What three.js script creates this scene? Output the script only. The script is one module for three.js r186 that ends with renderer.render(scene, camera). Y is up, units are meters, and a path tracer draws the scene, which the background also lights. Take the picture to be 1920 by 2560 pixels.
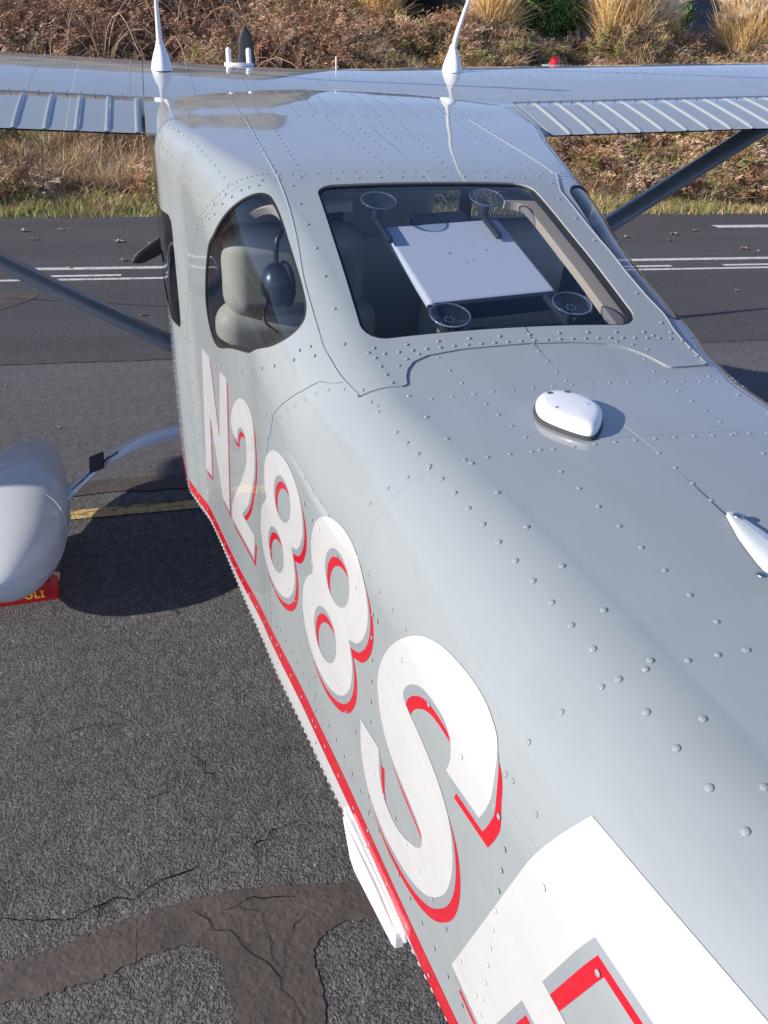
import * as THREE from 'three';
import { mergeGeometries } from 'three/addons/utils/BufferGeometryUtils.js';
import { RoundedBoxGeometry } from 'three/addons/geometries/RoundedBoxGeometry.js';

// ================= camera, sky, sun, exposure =================
const scene = new THREE.Scene();
const renderer = new THREE.WebGLRenderer({ antialias: true });
renderer.toneMapping = THREE.LinearToneMapping;
renderer.toneMappingExposure = 1.27;
renderer.shadowMap.enabled = true;
const PITCH = .507418, YAW = .252199, ROLL = -.0285125;
const camera = new THREE.PerspectiveCamera(62.99, .75, .05, 900);
{
  const fw = new THREE.Vector3(Math.sin(YAW) * Math.cos(PITCH), -Math.sin(PITCH), -Math.cos(YAW) * Math.cos(PITCH));
  const r0 = new THREE.Vector3(Math.cos(YAW), 0, Math.sin(YAW)), u0 = new THREE.Vector3().crossVectors(r0, fw);
  camera.position.set(-.6315, 2.2274, 2.9253);
  camera.up.copy(r0).multiplyScalar(Math.sin(ROLL)).addScaledVector(u0, Math.cos(ROLL));
  camera.lookAt(camera.position.clone().add(fw));
}
const SUN_EL = 22.5, SUN_AZ = -8;                                        // degrees; azimuth is ahead of straight left, here a little behind it
const sunDir = new THREE.Vector3(-Math.cos(SUN_EL * Math.PI / 180) * Math.cos(SUN_AZ * Math.PI / 180), Math.sin(SUN_EL * Math.PI / 180), -Math.cos(SUN_EL * Math.PI / 180) * Math.sin(SUN_AZ * Math.PI / 180));
{                                                                       // clear autumn sky: pale blue at the horizon, deep blue overhead, glow round the sun
  const w = 512, h = 256, d = new Float32Array(w * h * 4), v = new THREE.Vector3();
  for (let j = 0; j < h; j++) for (let i = 0; i < w; i++) {
    const el = ((j + .5) / h - .5) * Math.PI, az = ((i + .5) / w - .5) * 2 * Math.PI, k = (j * w + i) * 4;
    v.set(Math.cos(el) * Math.cos(az), Math.sin(el), Math.cos(el) * Math.sin(az));
    const t = Math.exp(-Math.max(0, el) / .40), c = Math.max(0, v.dot(sunDir)), g = .12 * Math.pow(c, 6) + .6 * Math.pow(c, 60), low = el < 0 ? Math.exp(el / .05) : 1;
    const Z = [.026, .066, .20], H = [.49, .69, 1.16], G = [.10, .09, .085];
    for (let m = 0; m < 3; m++) { const s = (Z[m] + (H[m] - Z[m]) * t) + g * [.5, .46, .4][m]; d[k + m] = s * low + G[m] * (1 - low); }
    d[k + 3] = 1;
  }
  const t = new THREE.DataTexture(d, w, h, THREE.RGBAFormat, THREE.FloatType); t.mapping = THREE.EquirectangularReflectionMapping; t.magFilter = t.minFilter = THREE.LinearFilter; t.wrapS = THREE.RepeatWrapping; t.needsUpdate = true;
  scene.background = t; scene.environment = t;
}
const sun = new THREE.DirectionalLight(0xfff6ea, 5);
sun.position.copy(sunDir).multiplyScalar(40); sun.castShadow = true;
sun.shadow.mapSize.set(4096, 4096);
Object.assign(sun.shadow.camera, { left: -22, right: 22, top: 22, bottom: -22, near: 1, far: 120 });
scene.add(sun, sun.target);

// ================= helpers =================
function rng(a) { return () => { a |= 0; a = a + 0x6D2B79F5 | 0; let t = Math.imul(a ^ a >>> 15, 1 | a); t = t + Math.imul(t ^ t >>> 7, 61 | t) ^ t; return ((t ^ t >>> 14) >>> 0) / 4294967296; }; }
const hash = (x, y, s) => { let h = Math.imul(x, 374761393) + Math.imul(y, 668265263) + Math.imul(s, 974711) | 0; h = Math.imul(h ^ h >>> 13, 1274126177); return ((h ^ h >>> 16) >>> 0) / 4294967296; };
function vnoise(x, y, per, s) {                                        // tileable value noise, period per
  const xi = Math.floor(x), yi = Math.floor(y), fx = x - xi, fy = y - yi, w = (v) => ((v % per) + per) % per;
  const a = fx * fx * (3 - 2 * fx), b = fy * fy * (3 - 2 * fy);
  const h = (i, j) => hash(w(xi + i), w(yi + j), s);
  return (h(0, 0) * (1 - a) + h(1, 0) * a) * (1 - b) + (h(0, 1) * (1 - a) + h(1, 1) * a) * b;
}
function fbm(x, y, oct, s) { let v = 0, a = .5, f = 1; for (let i = 0; i < oct; i++) { v += a * vnoise(x * f, y * f, 65536, s + i); a *= .5; f *= 2; } return v / (1 - Math.pow(.5, oct)); }
const sstep = (a, b, x) => { const t = Math.min(1, Math.max(0, (x - a) / (b - a))); return t * t * (3 - 2 * t); };
const used = {};
function numbered(n) { const k = used[n] = (used[n] ?? -1) + 1; return k ? `${n}_${String(k).padStart(3, '0')}` : n; }
function sh(o) { o.traverse((m) => { if (m.isMesh) { m.castShadow = true; m.receiveShadow = true; } }); return o; }
function thing(name, label, category, pos = [0, 0, 0], group) {
  const o = new THREE.Group(); o.name = numbered(name); o.position.set(...pos); o.userData = { label, category };
  if (group) o.userData.group = group;
  scene.add(o); return o;
}
function part(name, geo, mat, parent, label) { const m = new THREE.Mesh(geo, mat); m.name = name; if (label) m.userData.label = label; m.castShadow = m.receiveShadow = true; parent.add(m); return m; }
function struct(name, geo, mat) { const m = new THREE.Mesh(geo, mat); m.name = numbered(name); m.userData = { kind: 'structure' }; m.castShadow = m.receiveShadow = true; scene.add(m); return m; }
function dataTex(n, fn, srgb, w = n) {                                  // fn(i, j) -> [r, g, b] 0..1
  const d = new Uint8Array(w * n * 4);
  for (let j = 0; j < n; j++) for (let i = 0; i < w; i++) { const c = fn(i, j), k = (j * w + i) * 4; d[k] = c[0] * 255; d[k + 1] = c[1] * 255; d[k + 2] = c[2] * 255; d[k + 3] = 255; }
  const t = new THREE.DataTexture(d, w, n); t.wrapS = t.wrapT = THREE.RepeatWrapping; t.magFilter = THREE.LinearFilter; t.minFilter = THREE.LinearMipmapLinearFilter; t.generateMipmaps = true;
  if (srgb) t.colorSpace = THREE.SRGBColorSpace; t.needsUpdate = true; return t;
}
const lin = (r, g, b) => new THREE.Color().setRGB(r, g, b);
function geoOf(pos, nor, uv, idx, col) {
  const g = new THREE.BufferGeometry();
  g.setAttribute('position', new THREE.Float32BufferAttribute(pos, 3));
  if (nor) g.setAttribute('normal', new THREE.Float32BufferAttribute(nor, 3));
  if (uv) g.setAttribute('uv', new THREE.Float32BufferAttribute(uv, 2));
  if (col) g.setAttribute('color', new THREE.Float32BufferAttribute(col, 3));
  if (idx) g.setIndex(idx);
  if (!nor) g.computeVertexNormals();
  return g;
}
function tube(pts, r, seg = 24, rad = 10) { return new THREE.TubeGeometry(new THREE.CatmullRomCurve3(pts.map((p) => new THREE.Vector3(...p))), seg, r, rad, false); }
// ---- fuselage surface: stations along z (aft positive, 0 = wing trailing edge), u = way round the section (negative = left side)
const TAB = {
  hw: [[-3.4,.44],[-2.6,.5],[-2.2,.57],[-1.6,.64],[-1.0,.672],[-.6,.672],[-.3,.665],[0,.652],[.15,.620],[.3,.583],[.765,.526],[1.1,.492],[1.5,.48],[1.83,.456],[2.3,.41],[3.2,.323],[4.6,.165]],
  cx: [[-3.4,0],[.3,0],[.765,.006],[1.1,.016],[1.5,.056],[1.83,.075],[2.3,.09],[3.2,.12],[4.6,.14]],
  yt: [[-3.4,1.3],[-2.6,1.38],[-2.2,1.46],[-1.6,1.95],[-1.0,2.085],[-.6,2.08],[-.3,2.062],[0,2.03],[.3,2.0],[.765,1.948],[1.1,1.85],[1.34,1.762],[1.46,1.715],[1.6,1.692],[1.83,1.687],[2.3,1.65],[3.2,1.58],[4.6,1.48]],
  yb: [[-3.4,.9],[-2.6,.74],[-1.6,.69],[-.4,.7],[.8,.715],[1.68,.79],[2.2,.874],[3.2,1.0],[4.6,1.2]],
  rx: [[-3.4,.2],[-1.6,.12],[-.6,.075],[0,.07],[.3,.08],[.55,.115],[.765,.152],[1.1,.165],[1.5,.17],[1.83,.18],[2.3,.2],[3.2,.18],[4.6,.1]],
  ry: [[-3.4,.2],[-1.6,.12],[-.6,.1],[0,.1],[.3,.12],[.55,.18],[.765,.23],[1.1,.24],[1.5,.22],[1.83,.2],[2.3,.2],[3.2,.2],[4.6,.12]],
  cr: [[-3.4,.04],[-1.6,.02],[0,.012],[.765,.01],[1.5,.012],[2.3,.012],[4.6,.02]],
};
function curve(t) {                                                   // smooth curve through a table
  const n = t.length, d = [], m = [];
  for (let i = 0; i < n - 1; i++) d.push((t[i + 1][1] - t[i][1]) / (t[i + 1][0] - t[i][0]));
  m.push(d[0]);
  for (let i = 1; i < n - 1; i++) m.push(d[i - 1] * d[i] <= 0 ? 0 : 2 * d[i - 1] * d[i] / (d[i - 1] + d[i]));
  m.push(d[n - 2]);
  return (z) => {
    if (z <= t[0][0]) return t[0][1] + m[0] * (z - t[0][0]);
    if (z >= t[n - 1][0]) return t[n - 1][1] + m[n - 1] * (z - t[n - 1][0]);
    let i = 0; while (z > t[i + 1][0]) i++;
    const h = t[i + 1][0] - t[i][0], s = (z - t[i][0]) / h, s2 = s * s, s3 = s2 * s;
    return (2 * s3 - 3 * s2 + 1) * t[i][1] + (s3 - 2 * s2 + s) * h * m[i] + (3 * s2 - 2 * s3) * t[i + 1][1] + (s3 - s2) * h * m[i + 1];
  };
}
const FZ = {}; for (const k in TAB) FZ[k] = curve(TAB[k]);
const fcx = (z) => FZ.cx(z);
const RB = .05;
function sect(z, u) {                                                  // -> [x, y]
  const a = Math.abs(u), sg = u < 0 ? -1 : 1;
  const hw = FZ.hw(z), yt = FZ.yt(z), yb = FZ.yb(z), rx = FZ.rx(z), ry = FZ.ry(z), cr = FZ.cr(z);
  const aw = hw - rx; let x, y;
  if (a <= 1) { x = aw * a; y = yt - cr * a * a; }
  else if (a <= 2) { const q = (a - 1) * Math.PI / 2; x = aw + rx * Math.sin(q); y = yt - cr - ry * (1 - Math.cos(q)); }
  else if (a <= 3) { x = hw; const y0 = yt - cr - ry; y = y0 + (yb + RB - y0) * (a - 2); }
  else if (a <= 4) { const q = (a - 3) * Math.PI / 2; x = hw - RB + RB * Math.cos(q); y = yb + RB - RB * Math.sin(q); }
  else { x = (hw - RB) * (5 - a); y = yb; }
  return [fcx(z) + sg * x, y];
}
function uFlank(z, y) { const y0 = FZ.yt(z) - FZ.cr(z) - FZ.ry(z); return 2 + (y - y0) / (FZ.yb(z) + RB - y0); }   // |u| of a height on the flat side
// ---- patches of the fuselage surface, cut by implicit outlines (kept where every function of (z, u) is positive)
function nrm(z, u) {
  const e = 1e-3, a = sect(z + e, u), b = sect(z - e, u), c = sect(z, u + e), d = sect(z, u - e);
  const p = [a[0] - b[0], a[1] - b[1], 2 * e], q = [c[0] - d[0], c[1] - d[1], 0];
  let n = [p[1] * q[2] - p[2] * q[1], p[2] * q[0] - p[0] * q[2], p[0] * q[1] - p[1] * q[0]];
  const l = Math.hypot(...n) || 1; n = n.map((v) => v / l);
  const s = sect(z, u), ym = (FZ.yt(z) + FZ.yb(z)) / 2; if (n[0] * (s[0] - fcx(z)) + n[1] * (s[1] - ym) < 0) n = n.map((v) => -v);
  return n;
}
function pt(z, u, off) { const s = sect(z, u), n = nrm(z, u); return [s[0] + n[0] * off, s[1] + n[1] * off, z + n[2] * off]; }
function arc(z, u) {
  const a = Math.abs(u), aw = FZ.hw(z) - FZ.rx(z), rr = (FZ.rx(z) + FZ.ry(z)) / 2 * 1.57;
  const fl = FZ.yt(z) - FZ.cr(z) - FZ.ry(z) - FZ.yb(z) - RB;
  return Math.sign(u) * (aw * Math.min(a, 1) + rr * Math.min(Math.max(a - 1, 0), 1) + fl * Math.min(Math.max(a - 2, 0), 1) + RB * 1.57 * Math.max(a - 3, 0));
}
function clipPoly(P, f) {                                              // P: [z, u, edgeFlag]
  const out = [], n = P.length, F = P.map((p) => f(p[0], p[1]));
  if (F.every((v) => v > 0)) return P;
  if (F.every((v) => v <= 0)) return [];
  const cut = (a, b, fa) => { let l = 0, h = 1; for (let k = 0; k < 14; k++) { const m = (l + h) / 2, v = f(a[0] + (b[0] - a[0]) * m, a[1] + (b[1] - a[1]) * m); if ((v > 0) === (fa > 0)) l = m; else h = m; } return [a[0] + (b[0] - a[0]) * l, a[1] + (b[1] - a[1]) * l]; };
  for (let i = 0; i < n; i++) {
    const a = P[i], b = P[(i + 1) % n], fa = F[i], fb = F[(i + 1) % n];
    if (fa > 0) out.push(a);
    if ((fa > 0) !== (fb > 0)) { const c = cut(a, b, fa); out.push(fa > 0 ? [c[0], c[1], 1] : [c[0], c[1], a[2]]); }
  }
  return out;
}
function patch({ z0, z1, nz, u0, u1, nu, off = 0, keep = [], thick = .003, rim = true }) {
  const pos = [], nor = [], uv = [];
  const V = (z, u) => [...pt(z, u, off), ...nrm(z, u), z, arc(z, u)];
  const push = (v) => { pos.push(v[0], v[1], v[2]); nor.push(v[3], v[4], v[5]); uv.push(v[6], v[7]); };
  for (let i = 0; i < nz; i++) for (let j = 0; j < nu; j++) {
    const za = z0 + (z1 - z0) * i / nz, zb = z0 + (z1 - z0) * (i + 1) / nz, ua = u0 + (u1 - u0) * j / nu, ub = u0 + (u1 - u0) * (j + 1) / nu;
    const R = rim ? 1 : 0;
    let P = [[za, ua, j === 0 ? R : 0], [zb, ua, i === nz - 1 ? R : 0], [zb, ub, j === nu - 1 ? R : 0], [za, ub, i === 0 ? R : 0]];
    for (const f of keep) { P = clipPoly(P, f); if (P.length < 3) break; }
    if (P.length < 3) continue;
    const W = P.map((p) => V(p[0], p[1]));
    for (let k = 1; k < P.length - 1; k++) {
      const A = W[0], B = W[k], C = W[k + 1];
      const e1 = [B[0] - A[0], B[1] - A[1], B[2] - A[2]], e2 = [C[0] - A[0], C[1] - A[1], C[2] - A[2]];
      const c = (e1[1] * e2[2] - e1[2] * e2[1]) * A[3] + (e1[2] * e2[0] - e1[0] * e2[2]) * A[4] + (e1[0] * e2[1] - e1[1] * e2[0]) * A[5];
      push(A); if (c > 0) { push(B); push(C); } else { push(C); push(B); }
    }
    if (rim) for (let k = 0; k < P.length; k++) if (P[k][2]) {          // edge wall
      const A = W[k], B = W[(k + 1) % P.length];
      const a2 = [A[0] - A[3] * thick, A[1] - A[4] * thick, A[2] - A[5] * thick], b2 = [B[0] - B[3] * thick, B[1] - B[4] * thick, B[2] - B[5] * thick];
      const t = [B[0] - A[0], B[1] - A[1], B[2] - A[2]], m = [t[1] * A[5] - t[2] * A[4], t[2] * A[3] - t[0] * A[5], t[0] * A[4] - t[1] * A[3]], l = Math.hypot(...m) || 1;
      const cx = W.reduce((s, w) => s + w[0], 0) / W.length, cy = W.reduce((s, w) => s + w[1], 0) / W.length, cz = W.reduce((s, w) => s + w[2], 0) / W.length;
      let n = m.map((v) => v / l); if (n[0] * (A[0] - cx) + n[1] * (A[1] - cy) + n[2] * (A[2] - cz) < 0) n = n.map((v) => -v);
      const q = (p, w) => [p[0], p[1], p[2], ...n, w[6], w[7]];
      for (const v of [q(A, A), q(a2, A), q(b2, B), q(A, A), q(b2, B), q(B, B)]) push(v);
    }
  }
  return geoOf(pos, nor, uv);
}
function rbox(cx, cy, hx, hy, r) { return (x, y) => { const dx = Math.abs(x - cx) - hx + r, dy = Math.abs(y - cy) - hy + r; return Math.hypot(Math.max(dx, 0), Math.max(dy, 0)) + Math.min(Math.max(dx, dy), 0) - r; }; }
function spl(pts, n = 8) { return new THREE.CatmullRomCurve3(pts.map((p) => new THREE.Vector3(p[0], p[1], 0)), true, 'centripetal').getPoints(pts.length * n).slice(0, -1).map((v) => [v.x, v.y]); }
function polySdf(P) { return (x, y) => { let d = 1e9, s = 1; for (let i = 0, j = P.length - 1; i < P.length; j = i++) { const ex = P[j][0] - P[i][0], ey = P[j][1] - P[i][1], wx = x - P[i][0], wy = y - P[i][1], t = Math.min(1, Math.max(0, (wx * ex + wy * ey) / (ex * ex + ey * ey))); d = Math.min(d, Math.hypot(wx - ex * t, wy - ey * t)); const a = y >= P[i][1], b = y < P[j][1], c = ex * wy > ey * wx; if ((a && b && c) || (!a && !b && !c)) s = -s; } return s * d; }; }
function lerpTab(t) { return (x) => { if (x <= t[0][0]) return t[0][1]; for (let i = 1; i < t.length; i++) if (x <= t[i][0]) return t[i - 1][1] + (t[i][1] - t[i - 1][1]) * (x - t[i - 1][0]) / (t[i][0] - t[i - 1][0]); return t[t.length - 1][1]; }; }

// the right side carries its window post a little further inboard than the left
const shiftR = lerpTab([[.7, 0], [.745, 0], [.9, .12], [1.05, .10], [1.2, .13], [1.3, .19], [1.4, .22], [1.53, .2], [1.6, .1], [1.8, 0]]);
const shiftC = lerpTab([[.7, 0], [.745, 0], [.86, .13], [.94, .15], [1.12, .2], [1.2, .24], [1.3, .27], [1.4, .27], [1.53, .2], [1.6, .1], [1.8, 0]]), shiftW = lerpTab([[.5, .15], [.85, .18], [.94, .18], [1.12, .22], [1.2, .27], [1.3, .3]]);
const AA = (z, u) => u < 0 ? -u : u + shiftC(z);
// window outlines, negative inside, in metres
const rearBox = rbox(1.106, 0, .286, .272, .046);
const fRearWin = (z, u) => { const r = .266 + .075 * (z - .86), l = -.283 - .005 * (z - .86); return rearBox(z, (sect(z, u)[0] - (r + l) / 2) * .544 / (r - l)); };

const sideOut = spl([[.807, -1.21], [.835, -1.163], [.883, -1.164], [.957, -1.191], [1.042, -1.23], [1.124, -1.257], [1.189, -1.283], [1.24, -1.319], [1.265, -1.37], [1.270, -1.45], [1.257, -1.549], [1.217, -1.685], [1.123, -1.883], [.935, -2.093], [.732, -2.211], [.637, -2.258], [.581, -2.265], [.540, -2.246], [.524, -2.202], [.545, -2.137], [.590, -2.055], [.642, -1.94], [.683, -1.80], [.708, -1.68], [.732, -1.56], [.758, -1.433], [.782, -1.315]].map(([z, u]) => [z, arc(z, u)]), 5);
const sideSdf = polySdf(sideOut);
const fSideWin = (z, u) => (z < .4 || z > 1.4 || Math.abs(u) < .8 || Math.abs(u) > 2.5) ? .1 : sideSdf(u < 0 ? z : .7 + (z - .7) * .86, arc(z, u < 0 ? u : -u - shiftW(z)));
const doorBox = rbox(-.30, 1.575, .445, .18, .035), frontBox = rbox(-1.32, 1.54, .46, .19, .06);
const yOf = (z, u) => sect(z, u)[1];
const fDoorWin = (z, u) => Math.abs(u) < 1.9 || Math.abs(u) > 2.95 ? .1 : doorBox(z, yOf(z, u));
const fFrontWin = (z, u) => Math.abs(u) < 1.9 || Math.abs(u) > 2.95 ? .1 : frontBox(z, yOf(z, u));
const windBox = rbox(-1.9, 0, .24, .48, .08);
const fWind = (z, u) => Math.abs(u) > 1.7 ? .1 : windBox(z, sect(z, u)[0]);
// ================= materials =================
const paintNoise = dataTex(512, (i, j) => { const v = .5 + .5 * (fbm(i / 128, j / 128, 2, 3) - .5) * 1.6; return [v, v, v]; });
paintNoise.repeat.set(1.1, 1.1);
const M = {};
const phys = (o) => new THREE.MeshPhysicalMaterial(o), std = (o) => new THREE.MeshStandardMaterial(o);
const paintWear = dataTex(1024, (i, j) => { const a = fbm(i / 90, j / 40, 4, 61), b = vnoise(i / 2.5, j / 2.5, 410, 63), sm = vnoise(i / 26, j / 5, 205, 65); let v = .97 + .035 * (a - .5) + .008 * (sm - .5); if (b > .965) v -= .10 * (b - .965) / .035; return [v, v, v].map((c) => Math.min(1, c)); }, true);
paintWear.repeat.set(.9, .9);
const coat = { map: paintWear, roughness: .6, specularIntensity: .15, clearcoat: 1, clearcoatRoughness: .035, bumpMap: paintNoise, bumpScale: .003, side: THREE.DoubleSide };
M.grey = phys({ color: lin(.325, .36, .374), ...coat });
M.wing = phys({ color: lin(.33, .368, .388), ...coat });
M.white = phys({ color: lin(.585, .592, .60), ...coat });
M.red = phys({ color: lin(.58, .010, .026), ...coat });
M.gap = phys({ color: lin(.30, .33, .36), ...coat });
M.pure = phys({ color: lin(.85, .85, .84), roughness: .35, clearcoat: .5, clearcoatRoughness: .1 });
M.rubber = std({ color: lin(.012, .012, .014), roughness: .6, side: THREE.DoubleSide });
M.trim = std({ color: lin(.72, .54, .40), roughness: .8, side: THREE.DoubleSide });
M.lining = std({ color: lin(.085, .085, .092), roughness: .85, side: THREE.DoubleSide });
M.dark = std({ color: lin(.02, .022, .028), roughness: .75, side: THREE.DoubleSide });
M.carpet = std({ color: lin(.03, .032, .04), roughness: .95 });
M.leather = std({ color: lin(.78, .68, .50), roughness: .5 });
M.glass = phys({ color: lin(.66, .73, .80), roughness: 0, transmission: 1, thickness: 0, ior: 1.5, side: THREE.DoubleSide });
M.black = phys({ color: lin(.012, .014, .018), roughness: .3, clearcoat: .6 });
M.metal = std({ color: lin(.5, .5, .5), roughness: .35, metalness: 1 });

// ================= ground, markings =================
const stones = (n, cells, seed, miss) => {                             // packed aggregate, tileable: irregular chips, some missing; height and which chip
  const H = new Float32Array(n * n), I = new Float32Array(n * n), P = [];
  for (let j = 0; j < cells; j++) for (let i = 0; i < cells; i++) { const k = (s) => hash(i, j, seed + s), a = k(4) * 3.14; P.push([i + k(0), j + k(1), k(2) < miss ? 0 : .3 + .7 * k(2), .3 + .75 * k(3) * k(3), Math.cos(a), Math.sin(a), .55 + .8 * k(5), k(6), k(7) - .5, k(8) - .5]); }
  for (let y = 0; y < n; y++) for (let x = 0; x < n; x++) {
    const cx = x / n * cells, cy = y / n * cells, ci = Math.floor(cx), cj = Math.floor(cy); let best = 0, id = 0;
    for (let b = -1; b <= 1; b++) for (let a = -1; a <= 1; a++) {
      const ii = ci + a, jj = cj + b, wi = (ii + cells) % cells, wj = (jj + cells) % cells, p = P[wj * cells + wi]; if (!p[2]) continue;
      const dx = cx - p[0] - ii + wi, dy = cy - p[1] - jj + wj, u = (dx * p[4] + dy * p[5]) * p[6], v = (dy * p[4] - dx * p[5]) / p[6];
      const q = Math.max(Math.abs(u) + .35 * Math.abs(v), Math.abs(v) + .25 * Math.abs(u)) / p[3]; if (q > 1) continue;
      const h = p[2] * (1 - q * q * q * q) * (.85 + .5 * (u * p[8] + v * p[9])); if (h > best) { best = h; id = p[7]; }
    }
    H[y * n + x] = Math.min(1, best); I[y * n + x] = id;
  }
  return [H, I];
};
const AN = 1024, [AH, AI] = stones(AN, 170, 11, .12), [AH2, AI2] = stones(AN, 90, 31, .4);
const aspH = (i, j) => Math.max(AH[j * AN + i] * .72, AH2[j * AN + i] * .98) * .92 + .08 * vnoise(i / 2, j / 2, 512, 8);
const aspBump = dataTex(AN, (i, j) => { const v = aspH(i, j); return [v, v, v]; });
const aspCol = dataTex(AN, (i, j) => {
  const k = j * AN + i, big = AH2[k] * .98 > AH[k] * .72, id = big ? AI2[k] : AI[k], h = aspH(i, j), chip = h > .2;
  let c = chip ? .435 + .03 * id + (id > .985 ? .14 : 0) : .26; c *= .86 + .28 * vnoise(i / 5, j / 5, 204, 7) + .2 * (vnoise(i / 40, j / 40, 25, 2) - .5);
  const w = vnoise(i / 6, j / 6, 170, 21); return [Math.min(1, c * (1 + .05 * w)), Math.min(1, c * (1 + .01 * w)), Math.min(1, c)];
}, true);
const aspRough = dataTex(AN, (i, j) => { const k = j * AN + i, id = AI[k]; const v = id > .86 && AH[k] > .4 ? .38 : .8 + .15 * id; return [v, v, v]; }); aspRough.repeat.set(1 / .74, 1 / .74);
aspBump.repeat.set(1 / .74, 1 / .74); aspCol.repeat.set(1 / .74, 1 / .74); aspCol.anisotropy = aspBump.anisotropy = 8;
M.asphalt = std({ map: aspCol, bumpMap: aspBump, bumpScale: .0034, roughness: 1, roughnessMap: aspRough, vertexColors: true });
const finer = (t) => { const c = t.clone(); c.repeat.set(2.1, 2.1); c.needsUpdate = true; return c; };
M.asphaltFine = std({ map: finer(aspCol), bumpMap: finer(aspBump), bumpScale: .0008, roughness: .8, vertexColors: true });
function sheet(x0, x1, z0f, z1f, nx, nz, y, colFn) {                   // ground sheet between two edge lines
  const pos = [], uv = [], idx = [], col = [];
  for (let j = 0; j <= nz; j++) for (let i = 0; i <= nx; i++) {
    const x = x0 + (x1 - x0) * i / nx, z = z0f(x) + (z1f(x) - z0f(x)) * j / nz;
    pos.push(x, y, z); uv.push(x, z); col.push(...(colFn ? colFn(x, z) : [1, 1, 1]));
  }
  for (let j = 0; j < nz; j++) for (let i = 0; i < nx; i++) { const a = j * (nx + 1) + i, b = a + 1, c = a + nx + 1; idx.push(a, c, b, b, c, c + 1); }
  const g = geoOf(pos, null, uv, idx, col); const n = g.attributes.normal; for (let k = 0; k < n.count; k++) if (n.getY(k) < 0) n.setXYZ(k, 0, 1, 0);
  if (z1f(0) < z0f(0)) { const ix = g.index.array; for (let k = 0; k < ix.length; k += 3) { const t = ix[k]; ix[k] = ix[k + 1]; ix[k + 1] = t; } }
  return g;
}
const RD = (z) => (x) => z + .06 * (x + .9);                           // a line across, parallel to the runway, z at x = -.9
// wide surround + close field with patchy tone
const patchTone = (x, z) => { const a = fbm(x * .55 + 7, z * .9 + 3, 4, 41), b = fbm(x * 2.2, z * 3.1, 3, 57); const v = .80 + .45 * (a - .5) + .3 * (b - .5); return [v * 1.01, v, v * .985]; };
struct('ground', sheet(-400, 400, () => 400, () => -400, 4, 4, -.03, () => [.8, .8, .79]), M.asphalt);
struct('apron', sheet(-14, 22, () => 14, RD(-1.58), 260, 110, 0, patchTone), M.asphalt);
struct('runway', sheet(-40, 60, RD(-3.72), RD(-10.12), 240, 60, .0045, (x, z) => {
  const s = fbm(x * .12, z * 2.6, 3, 71), t = fbm(x * .7, z * 1.1, 3, 75), v = .50 + .18 * (s - .5) + .11 * (t - .5); return [v, v * .985, v * 1.02];
}), M.asphaltFine);
struct('taxi_lane', sheet(-14, 22, RD(-1.60), RD(-3.73), 160, 30, .003, (x, z) => { const s = fbm(x * .25 + 9, z * 2.1, 3, 171), t = fbm(x * 1.4, z * 1.8, 3, 175), v = .76 + .24 * (s - .5) + .18 * (t - .5); return [v * .99, v, v * 1.03]; }), M.asphaltFine);
const lineWear = dataTex(256, (i, j) => { const v = fbm(i / 14, j / 14, 3, 91), w = .9 - .35 * sstep(.62, .8, v) - .1 * vnoise(i / 3, j / 3, 85, 5); return [w, w, w * .98]; }, true);
lineWear.repeat.set(2, 2);
M.linePaint = std({ map: lineWear, color: lin(.95, .95, .92), roughness: .7, bumpMap: aspBump, bumpScale: .001 });
M.yellowPaint = std({ map: lineWear, color: lin(.90, .64, .27), roughness: .75, bumpMap: aspBump, bumpScale: .003 });
const mark = (name, x0, x1, za, zb, m) => struct(name, sheet(x0, x1, RD(za), RD(zb), 24, 1, name === 'yellow_line' ? .006 : .009), m);
mark('runway_line', -40, 60, -6.86, -6.98, M.linePaint);
mark('runway_line', -40, 60, -6.38, -6.46, M.linePaint);
for (const [a, b] of [[-9.5, -8.6], [-5.3, -4.4], [-2.05, -1.18], [2.0, 2.9], [4.2, 5.22], [5.9, 6.9], [8.9, 9.8]]) mark('runway_dash', a, b, -6.54, -6.62, M.linePaint);
mark('runway_edge_line', 7.3, 60, -8.92, -9.12, M.linePaint);
struct('yellow_line', sheet(-1.31, 9, () => -1.185, () => -1.285, 24, 1, .006), M.yellowPaint);
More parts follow.
